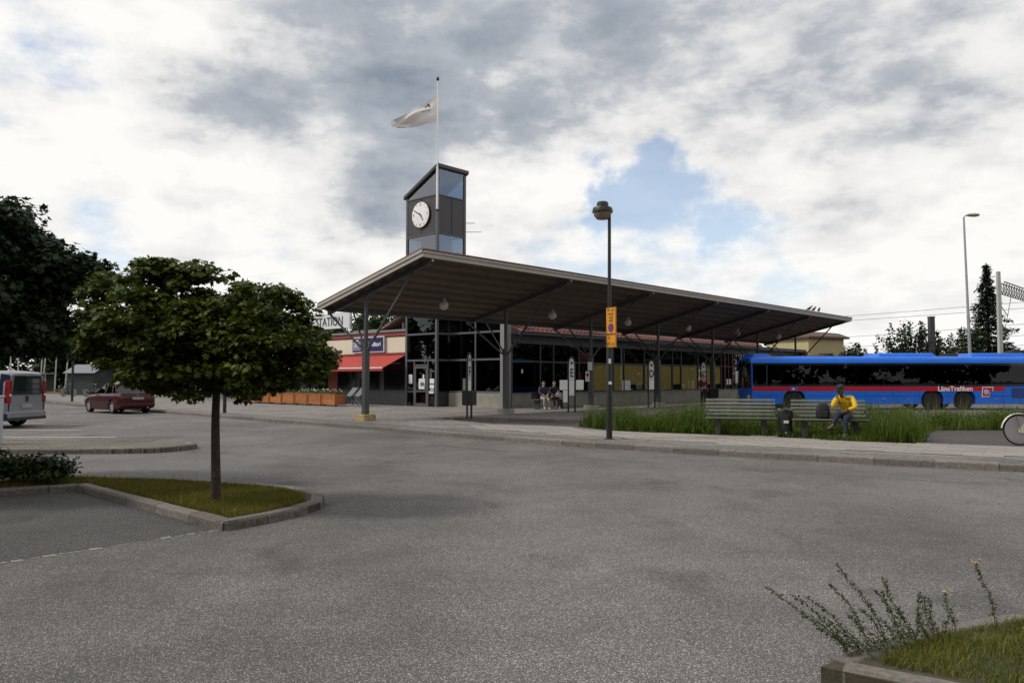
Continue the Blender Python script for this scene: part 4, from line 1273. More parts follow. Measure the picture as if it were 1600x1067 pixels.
# ------------------------------------------------------------------ vehicles
BLUE = mat('bus_blue', (.008, .13, .62), .36, var=.14, vs=.7, coat=.12, spec=.3)
BLUED = mat('bus_blue_dark', (.01, .035, .17), .35, var=.05)
BRED = mat('bus_red', (.40, .002, .008), .35, var=.06)
MAROON = mat('car_maroon', (.040, .003, .007), .32, .0, var=.08, coat=.15, spec=.3)
SILVER = mat('van_silver', (.24, .25, .27), .4, .3, var=.05, coat=.5)
VBLUE = mat('van_blue', (.006, .006, .05), .3, var=.1, coat=.6)
LAMPR = mat('lamp_red', (.22, .004, .008), .2, var=.1, coat=1)
LAMPW = mat('lamp_clear', (.6, .6, .62), .15, var=.1, coat=1)
AMBER = mat('lamp_amber', (.6, .18, .01), .25, var=.1)
ALLOY = mat('alloy', (.55, .55, .57), .3, .8, var=.1)
SEAT = mat('seat_fabric', (.03, .035, .06), .9, var=.3)
PLATE = mat('number_plate', (.30, .30, .29), .5, var=.1)


def cut(me, cutters):
    """subtract plain cylinders/boxes from a mesh, for good"""
    o = bpy.data.objects.new('tmp_cut', me); col.objects.link(o); ts = []
    for c in cutters:
        t = bpy.data.objects.new('tmp_cutter', c); col.objects.link(t); ts.append(t)
        m = o.modifiers.new('b', 'BOOLEAN'); m.operation = 'DIFFERENCE'; m.object = t; m.solver = 'EXACT'
    dg = bpy.context.evaluated_depsgraph_get()
    out = bpy.data.meshes.new_from_object(o.evaluated_get(dg))
    bpy.data.objects.remove(o)
    for t in ts: bpy.data.objects.remove(t)
    return out


def wheel(parent, x, y, Rw, w, side, spokes=5, rim_m=None, hub=False, rimr=.66):
    """axle along y; side -1 shows its face to -y"""
    b = MB(); rr = Rw * rimr
    pr = [(rr, -w / 2), (Rw * .93, -w / 2), (Rw, -w * .36), (Rw, w * .36), (Rw * .93, w / 2), (rr, w / 2), (rr * .98, w * .3), (rr * .98, -w * .3), (rr, -w / 2)]
    b.lathe(pr, 28, (0, 0, 0), 'y'); wh = b.build('wheel', TYRE, parent, (x, y, Rw), smooth=True)
    f = side * w * .42
    b = MB()
    b.lathe([(rr, f), (rr * .93, f), (rr * .90, f * .35), (rr * .2, f * .3), (0, f * .3)], 28, (0, 0, 0), 'y')
    if hub:
        b.lathe([(rr * .55, f * .3), (rr * .5, f * .9), (rr * .3, f * 1.0), (0, f * 1.0)], 20, (0, 0, 0), 'y')
        for k in range(8):
            a = k * math.pi / 4; b.ball((rr * .7 * math.cos(a), f * .4, rr * .7 * math.sin(a)), .025, 6, 4)
    else:
        for k in range(spokes):
            a = R(90) + k * 2 * math.pi / spokes
            b.bar((rr * .1 * math.cos(a), f * .85, rr * .1 * math.sin(a)), (rr * .95 * math.cos(a), f * .95, rr * .95 * math.sin(a)), rr * .24, .03, (0, 1, 0))
        b.lathe([(rr * .25, f * .9), (rr * .2, f * 1.02), (0, f * 1.02)], 14, (0, 0, 0), 'y')
    b.build('rim', rim_m or ALLOY, wh, smooth=True)
    return wh


def cyl_y(x, z, r, y0, y1, n=28):
    return MB().lathe([(r, y0), (r, y1)], n, (x, 0, z), 'y').mesh('c')


# ---- bus: x = 0 at the nose, body runs to +x, left side (towards the camera) at y = 0, width 2.55
BL, BW, BH0, BH1 = 14.9, 2.55, .30, 2.80
bus = thing('bus', 'blue articulated-length bus with red stripe and dark windows standing behind the benches', 'bus', (12.35, 40.9, 0), R(-.6))
bus['label'] = 'long blue coach bus with red stripe and black window band behind the benches'
AX = (2.33, 9.48, 11.13)
# lower side shell with wheel openings
def nose(z):
    return .0 if z < 1.2 else .10 * ((z - 1.2) / 1.6) ** 1.5


def side_shell(z0, z1, name, m, inset=0.0):
    b = MB()
    rc = .16
    ring = lambda z: [(nose(z) + rc, inset, z), (BL - .12, inset, z), (BL - inset, .14, z), (BL - inset, BW - .14, z), (BL - .12, BW - inset, z), (nose(z) + rc, BW - inset, z), (nose(z) + .03 + inset, BW - .28, z), (nose(z) + inset, BW / 2, z), (nose(z) + .03 + inset, .28, z)]
    b.loft([ring(z) for z in np.linspace(z0, z1, 5)])
    return b.mesh(name, m)


me = side_shell(BH0, 1.22, 'lower_body', BLUE)
me = cut(me, [cyl_y(x, .48, .60, -.2, .62) for x in AX] + [cyl_y(x, .48, .60, BW - .62, BW + .2) for x in AX])
body = link('lower_body', me, bus, bev=.0)
for x in AX:
    for y, sd in ((.20, -1), (BW - .20, 1)):
        wheel(bus, x, y, .48, .28, sd, rim_m=mat('bus_rim', (.42, .41, .33), .5, .2, var=.2), hub=True, rimr=.58)
    b = MB(); b.lathe([(.605, .5), (.605, .0), (.58, -.012), (.58, .5)], 28, (x, 0, .48), 'y')
    am = cut(b.mesh('wheel_arch', RUBBER), [MB().box(x - 1, x + 1, -1, 1, -1, BH0).mesh('c')])
    link('wheel_arch', am, bus)
# window belt: pillars, roof, floor
roofb = MB(); rings = []
for x, dz in ((nose(2.5) + .02, -.10), (nose(2.6) + .12, -.03), (.5, 0), (BL - .4, 0), (BL - .02, -.06)):
    rings.append([(x, 0, 2.42), (x, .0, 2.58 + dz * .5), (x, .07, 2.70 + dz), (x, .25, 2.785 + dz), (x, BW / 2, BH1 + dz), (x, BW - .25, 2.785 + dz), (x, BW - .07, 2.70 + dz), (x, BW, 2.58 + dz * .5), (x, BW, 2.42)])
roofb.loft(rings); roofb.build('roof', BLUE, bus, smooth=True, ang=50)
b = MB(); b.box(.3, BL - .1, .1, BW - .1, 1.225, 1.25); b.build('floor', DARKIN, bus)
# pillars both sides
wx = [.18, 1.55, 3.15, 4.05, 5.55, 6.45, 7.95, 9.45, 10.95, 12.45, BL - .25]
for x in wx:
    for y0, y1 in ((.012, .09), (BW - .09, BW - .012)):
        b = MB(); b.box(x - .05, x + .05, y0, y1, 1.22, 2.42); b.build('pillar', RUBBER if x > .5 else BLUE, bus)
for i in range(len(wx) - 1):
    for y, nm in ((.004, 'window'), (BW - .014, 'window')):
        b = MB(); b.box(wx[i] + .004, wx[i + 1] - .004, y, y + .008, 1.32, 2.42); b.build(nm, GLASSV, bus)
# window frame lines on the side that shows
b = MB(); b.box(.20, BL - .3, -.004, .0035, 2.30, 2.415); b.build('window_header', mat('band_black', (.008, .008, .009), .15, var=.1, coat=.5), bus)
b = MB(); b.box(.20, BL - .3, -.004, .0035, 1.225, 1.335); b.build('window_footer', MATS['band_black'], bus)
for x in (.92,):
    b = MB(); b.box(x - .025, x + .025, -.004, .0035, 1.335, 2.30); b.build('window_bar', RUBBER, bus)
# opaque rear quarter: engine side
b = MB(); b.box(12.5, BL - .26, .013, .03, 1.34, 2.29); b.build('rear_panel', MATS['band_black'], bus)
# windscreen and back
b = MB()
zz = np.linspace(1.12, 2.55, 6)
b.add([(nose(z) + (.03 if y in (.28, BW - .28) else 0) - .008 + (.10 if y in (.06, BW - .06) else 0), y, z) for z in zz for y in (.06, .28, BW / 2, BW - .28, BW - .06)], [(i * 5 + j, i * 5 + j + 1, (i + 1) * 5 + j + 1, (i + 1) * 5 + j) for i in range(5) for j in range(4)])
b.build('windscreen', GLASSV, bus)
b = MB(); b.box(BL - .14, BL - .02, .1, BW - .1, 1.22, 2.5); b.build('back_wall', BLUED, bus)
# dash and driver seat, rows of seats
b = MB(); b.box(.35, .8, .2, BW - .6, 1.25, 1.62); b.build('dashboard', RUBBER, bus)
for k in range(11):
    for y in (.2, 1.55):
        x = 1.55 + k * .98
        b = MB(); b.box(x, x + .42, y, y + .82, 1.30, 1.52); b.bar((x + .42, y + .41, 1.5), (x + .55, y + .41, 2.02), .82, .1, (1, 0, 0)); b.build('seat', SEAT, bus)
# red stripe and panel lines
b = MB(); b.box(.17, 13.22, -.008, -.0005, .98, 1.21); b.build('red_stripe', BRED, bus)
for (x0, x1, z) in ((.25, 1.7, .72), (2.96, 8.85, .72), (10.12, 10.5, .70), (11.76, 14.7, .72)):
    b = MB(); b.box(x0, x1, -.006, -.0005, z, z + .018); b.build('panel_line', BLUED, bus)
for x in (1.68, 4.6, 6.0, 7.4, 8.8, 13.1, 14.0):
    b = MB(); b.box(x, x + .014, -.005, -.0005, BH0 + .02, .96); b.build('panel_line', BLUED, bus)
b = MB(); b.box(13.55, BL - .3, -.007, -.0005, .62, 1.14); b.build('engine_grille', BLUED, bus)
for x in (5.0, 6.9, 8.2, 12.7):
    b = MB(); b.box(x, x + .09, -.008, -.0005, .56, .60); b.build('side_marker', AMBER, bus)
# roof pods
def pod(x0, x1, h, y0=.25, y1=BW - .25):
    b = MB(); b.loft([[(x, y0 + i, z), (x, y1 - i, z)][::1] + [] for x, i, z in ()]) if False else None
    b = MB(); e = .22
    b.add([(x0, y0, 2.74), (x1, y0, 2.74), (x1, y1, 2.74), (x0, y1, 2.74), (x0 + e, y0 + .12, 2.76 + h), (x1 - e, y0 + .12, 2.76 + h), (x1 - e, y1 - .12, 2.76 + h), (x0 + e, y1 - .12, 2.76 + h)],
          [(0, 3, 2, 1), (4, 5, 6, 7), (0, 1, 5, 4), (1, 2, 6, 5), (2, 3, 7, 6), (3, 0, 4, 7)])
    b.build('roof_pod', BLUE, bus, bev=.05)


pod(.18, 1.35, .17); pod(6.75, 9.95, .20); pod(11.6, 14.7, .20)
b = MB(); b.box(10.75, 11.3, .8, 1.7, 2.78, 2.93); b.build('roof_hatch', RUBBER, bus, bev=.04)
# front lamps, mirror, logos and lettering
for y in (.18, BW - .48):
    b = MB(); b.box(-.012, .06, y, y + .3, .55, .75); b.build('headlight', LAMPW, bus, bev=.02)
b = MB(); b.box(.05, .14, -.012, .02, .62, .72); b.build('indicator', LAMPR, bus)
b = MB(); b.tube([(.12, .0, 2.5), (-.22, -.12, 2.45), (-.25, -.14, 2.2)], .02, 6); b.box(-.31, -.2, -.24, -.05, 1.72, 2.2); b.build('mirror', RUBBER, bus)
BM = lambda x, z, y=-.012: text_frame((x, y, z), (1, 0, 0), (0, 0, 1))
text('lettering', 'LänsTrafiken', .36, WHITE, bus, BM(10.65, 1.09, -.013), .003, .98, bold=.006)


def emblem(x, z, s):
    b = MB(); pts = [(.0, 0), (.78, 0), (.86, .55), (1.12, .55), (1.2, 1.0), (.1, 1.0)]
    b.prism([(x + s * a, z + s * c) for a, c in pts], -.014, -.009, 'y'); o = b.build('emblem', WHITE, bus)
    cx, cy = .58, .52
    b = MB(); b.prism([(x + s * (cx + (a - cx) * .88), z + s * (cy + (c - cy) * .86)) for a, c in pts], -.018, -.0145, 'y'); b.build('emblem_field', mat('emblem_red', (.42, .01, .02), .4), o)
    b = MB(); b.lathe([(s * .24, -.019), (s * .24, -.022), (0, -.022)], 20, (x + s * .47, 0, z + s * .5), 'y'); b.build('emblem_ring', WHITE, o)
    b = MB(); b.lathe([(s * .18, -.0225), (s * .18, -.025), (0, -.025)], 20, (x + s * .47, 0, z + s * .5), 'y'); b.build('emblem_disc', mat('emblem_blue', (.08, .2, .5), .4), o)
    b = MB(); b.lathe([(s * .08, -.0255), (s * .08, -.028), (0, -.028)], 12, (x + s * .47, 0, z + s * .5), 'y'); b.build('emblem_dot', WHITE, o)


emblem(12.0, .68, .52)
b = MB(); b.box(2.12, 2.50, -.013, -.0085, .98, 1.205); o = b.build('emblem', mat('badge_blue', (.06, .12, .4), .4), bus)
b = MB(); b.box(2.18, 2.38, -.017, -.0135, 1.0, 1.18); b.build('emblem_field', MATS['emblem_red'], o)
b = MB(); b.lathe([(.05, -.018), (.05, -.021), (0, -.021)], 12, (2.28, 0, 1.09), 'y'); b.build('emblem_dot', WHITE, o)

# ---- car: x forward (nose at +x), y left, z up
def loft_car(stations, name, m, n=7):
    """stations: x, half width at sill, half width at shoulder, z bottom, z shoulder, z top, half width at top"""
    b = MB(); rings = []
    for (x, ws, wb, z0, zs, zt, wt) in stations:
        half = [(ws * .86, z0), (ws * .97, z0 + .03), (ws, z0 + .12), (wb * 1.005, (z0 + zs) / 2 + .05), (wb, zs - .07), (wb * .975, zs), ((wb * .35 + wt * .65), zt - (zt - zs) * .22), (wt, zt - .008), (wt * .45, zt)]
        rings.append([(x, -y, z) for y, z in half] + [(x, y, z) for y, z in half[::-1]])
    b.loft(rings)
    return b.mesh(name, m)


def car_glass_pane(parent, pts, name, m=None, off=.004):
    b = MB(); b.add(pts, [tuple(range(len(pts)))]); return b.build(name, m or GLASSV, parent)


def make_car():
    t = thing('parked_car', 'dark maroon saloon car standing by the kerb of the square', 'car', (-18.9, 37.75, 0), math.atan2(.66, -.75))
    # lower body
    st = [(-2.20, .70, .74, .42, .72, .80, .62), (-2.12, .79, .80, .26, .82, .93, .70), (-1.75, .83, .845, .20, .84, .965, .72), (-1.3, .84, .85, .18, .84, .955, .73), (-.6, .845, .855, .17, .835, .93, .74),
          (.2, .845, .855, .17, .825, .92, .74), (.75, .84, .85, .17, .81, .90, .72), (1.3, .83, .84, .18, .78, .85, .68), (1.8, .80, .82, .20, .72, .79, .62), (2.08, .74, .76, .24, .66, .73, .55), (2.18, .64, .68, .32, .58, .66, .5)]
    me = loft_car(st, 'body', MAROON)
    me = cut(me, [cyl_y(x, .31, .36, a, c) for x in (-1.32, 1.38) for a, c in ((-1, -.52), (.52, 1))])
    me.polygons.foreach_set('use_smooth', [True] * len(me.polygons)); me.set_sharp_from_angle(angle=R(32))
    body = link('body', me, t)
    for x in (-1.32, 1.38):
        for s in (-1, 1):
            wheel(t, x, s * .73, .31, .20, s, 5)
            b = MB(); b.lathe([(.355, s * .5), (.355, s * .60)], 20, (x, 0, .31), 'y'); 
            b = MB(); b.box(x - .33, x + .33, s * .50 - .02, s * .50, .2, .66); b.build('wheel_well', RUBBER, t)
    # greenhouse: roof shell with pillars; glass between
    BZ = .90
    R0 = [(-1.62, .66, BZ + .03), (-.98, .545, 1.355), (.05, .56, 1.385), (.95, .70, BZ - .02)]   # C pillar base, C top, A top, A base (x, half y, z)
    roof = MB(); rr = []
    for x, y, z in ((-1.02, .54, 1.335), (-.8, .555, 1.372), (-.3, .565, 1.395), (.0, .56, 1.385), (.12, .545, 1.36)):
        rr.append([(x, -y, z - .035), (x, -y + .03, z - .005), (x, -y * .5, z + .022), (x, 0, z + .03), (x, y * .5, z + .022), (x, y - .03, z - .005), (x, y, z - .035)])
    roof.loft(rr); roof.build('roof', MAROON, t, smooth=True)
    for s in (-1, 1):
        for (p, q, w) in (((-1.66, .675, BZ + .02), (-1.0, .545, 1.34), .13), ((.98, .705, BZ - .03), (.08, .55, 1.36), .07), ((-.32, .735, BZ), (-.30, .57, 1.37), .09), ((-1.12, .72, BZ + .02), (-.86, .555, 1.345), .06)):
            b = MB(); b.bar((p[0], s * p[1], p[2]), (q[0], s * q[1], q[2]), .03, w, (1, 0, 0)); b.build('pillar', MAROON if w != .09 else RUBBER, t)
        for (x0, x1, a0, a1) in ((-.27, .88, -.26, .05), (-1.05, -.37, -.82, -.34)):
            pts = [(x0, s * .733, BZ - .02), (x1, s * .715, BZ - .03), (a1, s * .566, 1.352), (a0, s * .566, 1.355)]
            car_glass_pane(t, pts, 'side_window')
        b = MB(); b.box(.66, .80, s * .86 - .07, s * .86 + .07, .90, 1.02); b.build('mirror', MAROON, t, bev=.03)
        b = MB(); b.box(-1.28, 1.2, s * .858 - .008, s * .858 + .008, .50, .535); b.build('side_trim', RUBBER, t)
        for x in (-.95, .05):
            b = MB(); b.box(x, x + .2, s * .853 - .014, s * .853 + .014, .745, .775); b.build('door_handle', MAROON, t)
        # rear lights wrap the corner
        b = MB(); b.box(-2.185, -2.06, s * .60 - .17, s * .60 + .165, .66, .80); b.build('rear_light', LAMPR, t, bev=.02)
        b = MB(); b.box(2.06, 2.16, s * .52 - .14, s * .52 + .14, .56, .66); b.build('headlight', LAMPW, t, bev=.02)
    car_glass_pane(t, [(-1.66, -.62, BZ + .045), (-1.66, .62, BZ + .045), (-1.0, .51, 1.345), (-1.0, -.51, 1.345)], 'rear_window')
    car_glass_pane(t, [(.99, -.66, BZ - .01), (.99, .66, BZ - .01), (.09, .51, 1.375), (.09, -.51, 1.375)], 'windscreen')
    # cabin
    b = MB(); b.box(-1.5, .85, -.7, .7, .5, .86); b.build('cabin_floor', DARKIN, t)
    for x, y in ((-.1, -.36), (-.1, .36), (-1.0, 0)):
        b = MB(); w = .44 if x > -.5 else 1.15; b.bar((x, y, .8), (x - .14, y, 1.14), w, .12, (1, 0, 0)); b.bar((x - .14, y, 1.15), (x - .17, y, 1.27), .22, .08, (1, 0, 0)); b.build('seat', SEAT, t)
    b = MB(); b.box(-2.215, -1.95, -.78, .78, .34, .50); b.build('rear_bumper', MAROON, t, bev=.03)
    b = MB(); b.box(-2.205, -2.18, -.26, .26, .665, .775); b.build('number_plate', PLATE, t)
    b = MB(); b.box(-2.16, -1.9, -.74, .74, .975, .99); b.build('boot_lip', MAROON, t)
    b = MB(); b.lathe([(.035, 0), (.03, -.01), (0, -.01)], 14, (-2.15, 0, .86), 'x'); b.build('badge', LAMPW, t)
    b = MB(); b.tube([(-2.2, -.45, .28), (-1.9, -.45, .28)], .035, 10); b.build('exhaust', GALV, t)
    return t


make_car()


def make_van():
    # x forward, rear at x = 0 ; y left
    t = thing('parked_van', 'silver and dark blue van parked at the left edge showing its tail', 'van', (-16.2, 26.3, 0), R(180 - 3))
    t.scale = (1, 1, .96)
    W2, L = .95, 4.75
    prof = []   # rings along x
    b = MB(); rings = []
    for x, zt, w in ((.03, 1.86, .90), (.12, 1.93, .94), (.5, 1.955, .95), (1.8, 1.965, .95), (3.0, 1.95, .945), (3.35, 1.86, .93), (3.95, 1.32, .92), (4.2, 1.10, .90), (4.6, .95, .86), (4.75, .72, .78)):
        z0 = .28
        h = [(w * .93, z0), (w, z0 + .12), (w * 1.01, .8), (w * .995, min(1.05, zt * .7)), (w * .95, zt - .38 if zt > 1.5 else zt - .12), (w * .88, zt - .09), (w * .76, zt - .02), (w * .3, zt)]
        rings.append([(x, -y, z) for y, z in h] + [(x, y, z) for y, z in h[::-1]])
    b.loft(rings)
    me = cut(b.mesh('body', SILVER), [cyl_y(x, .33, .40, a, c) for x in (.92, 4.0) for a, c in ((-1.2, -.6), (.6, 1.2))])
    me.polygons.foreach_set('use_smooth', [True] * len(me.polygons)); me.set_sharp_from_angle(angle=R(35))
    link('body', me, t)
    for x in (.92, 4.0):
        for s in (-1, 1):
            wheel(t, x, s * .82, .33, .21, s, 6)
            b = MB(); b.box(x - .37, x + .37, s * .58 - .02, s * .58, .2, .74); b.build('wheel_well', RUBBER, t)
    for s in (-1, 1):
        b = MB(); b.loft([[(.0, s * .88, .5), (.34, s * .972, .5), (.34, s * .972, .52), (.0, s * .88, .52)], [(.0, s * .90, 1.02), (.34, s * .968, 1.02), (.34, s * .95, 1.03), (.0, s * .85, 1.03)], [(.02, s * .845, 1.80), (.3, s * .89, 1.84), (.3, s * .87, 1.86), (.05, s * .80, 1.82)]]); b.build('corner_panel', VBLUE, t)
        b = MB(); b.loft([[(-.02, s * .80, z), (-.02, s * .93, z), (.13, s * .965 - s * max(0, (z - 1.0)) * .09, z), (.13, s * .80, z)] for z in (.86, 1.2, 1.62)]); b.build('tail_light', LAMPR, t, bev=.015)
        b = MB(); b.box(-.026, .0, s * .865 - .05, s * .865 + .05, 1.08, 1.16); b.build('reversing_light', LAMPW, t)
        b = MB(); b.add([(.42, s * .962, 1.14), (1.55, s * .962, 1.14), (1.55, s * .915, 1.70), (.5, s * .915, 1.70)], [(0, 1, 2, 3)]); b.build('side_window', mat('van_side_glass', (.015, .016, .018), .05, var=.1, coat=1), t)
        b = MB(); b.add([(1.65, s * .962, 1.12), (2.65, s * .962, 1.12), (2.65, s * .915, 1.70), (1.65, s * .915, 1.70)], [(0, 1, 2, 3)]); b.build('side_window', MATS['van_side_glass'], t)
        b = MB(); b.box(1.35, 3.55, s * .955 - .02, s * .955 + .02, .52, .64); b.build('side_moulding', SILVER, t, bev=.01)
        b = MB(); b.box(.02, 3.6, s * .90 - .06, s * .90 + .055, .26, .50); b.build('sill_trim', VBLUE, t, bev=.01)
    b = MB(); b.add([(-.012, -.74, 1.14), (-.012, .74, 1.14), (-.012, .67, 1.78), (-.012, -.67, 1.78)], [(0, 1, 2, 3)]); b.build('rear_window', mat('van_rear_glass', (.012, .016, .018), .05, var=.2, coat=.3), t)
    b = MB(); b.box(.0, .03, -.70, .70, 1.16, 1.80); b.build('tailgate_surround', SILVER, t)
    b = MB(); b.box(-.03, .16, -.93, .93, .30, .56); b.build('rear_bumper', SILVER, t, bev=.03)
    b = MB(); b.box(-.034, .1, -.94, .94, .26, .36); b.build('bumper_skirt', RUBBER, t)
    b = MB(); b.box(-.006, .02, -.26, .26, .68, .80); b.build('number_plate', PLATE, t)
    b = MB(); b.box(-.012, .02, -.05, .05, .90, 1.08); b.build('handle', RUBBER, t)
    b = MB(); b.tube([(-.014, .25, 1.16), (-.012, -.2, 1.22)], .012, 6); b.build('rear_wiper', RUBBER, t)
    b = MB(); b.add([(3.42, -.80, 1.80), (3.42, .80, 1.80), (4.02, .84, 1.27), (4.02, -.84, 1.27)], [(0, 1, 2, 3)]); b.build('windscreen', GLASSV, t)
    return t


make_van()


# ---- bicycles
def bicycle(name_label, loc, rz, frame_m, fender_m, group=None, detail=True):
    """x forward; rear axle at x = 0"""
    t = thing('bicycle', name_label, 'bicycle', loc, rz, group)
    RW, WB_ = .345, 1.08
    n = 40 if detail else 20
    for x in (0, WB_):
        b = MB()
        b.lathe([(RW - .035, -.012), (RW - .01, -.02), (RW, 0), (RW - .01, .02), (RW - .035, .012), (RW - .035, -.012)], n, (x, 0, RW), 'y'); w = b.build('wheel', TYRE, t, smooth=True)
        b = MB(); b.lathe([(RW - .055, -.014), (RW - .033, -.015), (RW - .033, .015), (RW - .055, .014), (RW - .055, -.014)], n, (x, 0, RW), 'y'); b.build('rim', ALLOY if detail else GALV, w, smooth=True)
        b = MB(); b.lathe([(.02, -.05), (.02, .05)], 10, (x, 0, RW), 'y')
        for k in range(18 if detail else 8):
            a = k * 2 * math.pi / (18 if detail else 8); b.tube([(x + .018 * math.cos(a + .4), .03 * (-1) ** k, RW + .018 * math.sin(a + .4)), (x + (RW - .045) * math.cos(a), 0, RW + (RW - .045) * math.sin(a))], .0018, 4)
        b.build('spokes', GALV, w)
        a0, a1 = (-12, 195) if x == 0 else (20, 160)
        if x == 0: a0, a1 = 15, 172
        pts = [(x + (RW + .03) * math.cos(R(a)), (RW + .03) * math.sin(R(a)) + RW) for a in np.linspace(a0, a1, 18)]
        b = MB(); b.loft([[(p[0], -.032, p[1] - .012), (p[0], -.02, p[1] + .004), (p[0], .02, p[1] + .004), (p[0], .032, p[1] - .012)] for p in pts], True, True); b.build('mudguard', fender_m, t)
    BB = (.45, 0, .29); ST = (.30, 0, .80); HT, HB_ = (.86, 0, .86), (.89, 0, .64)
    b = MB()
    b.tube([BB, ST], .015, 8); b.tube([BB, HB_], .017, 8); b.tube([(.36, 0, .62), HT], .015, 8) if False else b.tube([(.38, 0, .5), (.65, 0, .55), HT], .015, 8)
    b.tube([HT, HB_], .018, 8)
    for s in (-1, 1):
        b.tube([(0, s * .055, RW), (BB[0], s * .03, BB[2])], .009, 6); b.tube([(0, s * .055, RW), (.32, s * .02, .74)], .008, 6); b.tube([HB_, (.95, s * .05, .55), (WB_, s * .055, RW)], .011, 6)
    b.build('frame', frame_m, t, smooth=True)
    b = MB(); b.lathe([(.09, -.04), (.09, -.036)], 20, (BB[0], 0, BB[2]), 'y'); b.tube([(BB[0], -.06, BB[2]), (BB[0] + .12, -.06, BB[2] - .12)], .009, 6); b.tube([(BB[0], .06, BB[2]), (BB[0] - .12, .06, BB[2] + .12)], .009, 6)
    b.box(BB[0] + .08, BB[0] + .17, -.15, -.06, BB[2] - .14, BB[2] - .115); b.box(BB[0] - .17, BB[0] - .08, .06, .15, BB[2] + .115, BB[2] + .14); b.build('crank', STEELD, t)
    b = MB(); b.prism([(-.04, RW - .05), (.5, BB[2] - .08), (.56, BB[2]), (.5, BB[2] + .08), (-.02, RW + .05)], -.062, -.052, 'y'); b.build('chain_guard', frame_m, t)
    b = MB(); b.tube([ST, (.28, 0, .92)], .013, 8); b.loft([[(x, y * math.cos(a), z + .03 * math.sin(a)) for a in [i * math.pi / 4 for i in range(8)]] for x, y, z in ((.14, .02, .93), (.17, .10, .94), (.27, .09, .94), (.36, .03, .945), (.43, .015, .94))]); b.build('saddle', BLACK, t, smooth=True)
    b = MB(); b.tube([HT, (.83, 0, 1.0), (.84, 0, 1.05)], .013, 8); b.tube([(.66, -.29, 1.06), (.78, -.26, 1.07), (.86, -.1, 1.05), (.86, .1, 1.05), (.78, .26, 1.07), (.66, .29, 1.06)], .011, 8); b.build('handlebar', GALV, t, smooth=True)
    b = MB(); b.box(-.18, .28, -.07, -.05, .74, .752); b.box(-.18, .28, .05, .07, .74, .752); b.box(-.18, -.16, -.05, .05, .74, .752); b.box(.05, .07, -.05, .05, .74, .752); b.tube([(-.1, .06, .745), (0, .06, RW)], .006, 5); b.tube([(-.1, -.06, .745), (0, -.06, RW)], .006, 5); b.build('rack', STEELD, t)
    b = MB(); b.tube([(.08, .06, RW - .02), (.2, .16, .01)], .009, 6); b.build('kickstand', GALV, t)
    if detail:
        b = MB(); b.box(-.03, .03, -.012, .012, -.04, .04); b.build('reflector', mat('reflector_orange', (.6, .12, .05), .3), t, (-.24, 0, .31))
    return t


CRM = mat('bike_cream', (.55, .55, .40), .35, var=.08, coat=.5)
bicycle('cream coloured bicycle parked on the dark path at the right edge', (11.42, 17.75, PZ - .006), R(-6), CRM, CRM)
for k, (x, y, a, lab) in enumerate(((-26.5, 62.5, 20, 'black bicycle parked by the cafe, left of the tree trunk'), (-24.3, 62.0, 15, 'black bicycle parked by the cafe, right behind the tree trunk'))):
    bicycle(lab, (x, y, PZ), R(a), BLACK, BLACK, 'bicycles parked at the far side of the square', False)
for k, (x, y, a, w) in enumerate(((-38.2, 67.0, 75, 'leftmost'), (-36.4, 67.2, 60, 'second from the left'), (-34.7, 67.6, 70, 'third from the left'), (-33.3, 67.4, 55, 'rightmost'))):
    bicycle('bicycle in the rack before the little shed, %s of four' % w, (x, y, PZ), R(a), STEELD, BLACK, 'bicycles parked at the far side of the square', False)
# ------------------------------------------------------------------ street furniture
def lamp_post(label, loc, h, rz=0, group='black lamp posts'):
    t = thing('lamp_post', label, 'lamp post', loc, rz, group)
    MB().lathe([(.075, -.02), (.075, 3.0), (.068, 3.03), (.045, 3.06), (.04, h - .1), (.035, h)], 14).build('pole', BLACK, t, smooth=True)
    b = MB(); b.tube([(0, 0, h - .05), (-.04, 0, h + .02), (-.16, 0, h + .02)], .028, 8); b.build('arm', BLACK, t, smooth=True)
    b = MB(); b.lathe([(.255, -.10), (.26, -.05), (.235, .02), (.15, .05), (.145, .14), (.12, .17), (0, .175)], 22, (-.17, 0, h - .02)); b.build('hood', BLACK, t, smooth=True, ang=30)
    b = MB(); b.lathe([(.225, -.09), (.215, -.17), (.15, -.25), (.0, -.28)], 22, (-.17, 0, h - .03)); b.build('bowl', mat('lamp_bowl', (.20, .155, .10), .25, var=.1), t, smooth=True)
    b = MB(); b.lathe([(.13, -.02), (.13, .015), (.08, .03)], 14); b.build('foot_plate', BLACK, t)
    return t


lp = lamp_post('black lamp post with a yellow parking sign in front of the canopy', (2.40, 19.44, PZ), 5.75)
lp.rotation_euler = (0, R(.35), 0)
b = MB(); b.box(-.03, .03, -.08, -.074, 1.86, 1.98); b.build('sticker', PAPER, lp); b = MB(); b.box(-.03, .05, -.082, -.076, 1.35, 1.42); b.build('sticker', PAPER, lp)
lamp_post('black lamp post behind the trunk of the young tree', (-12.58, 34.45, PZ), 4.2)
lamp_post('black lamp post on the far pavement between the van and the car', (-29.2, 52.2, PZ), 4.6)
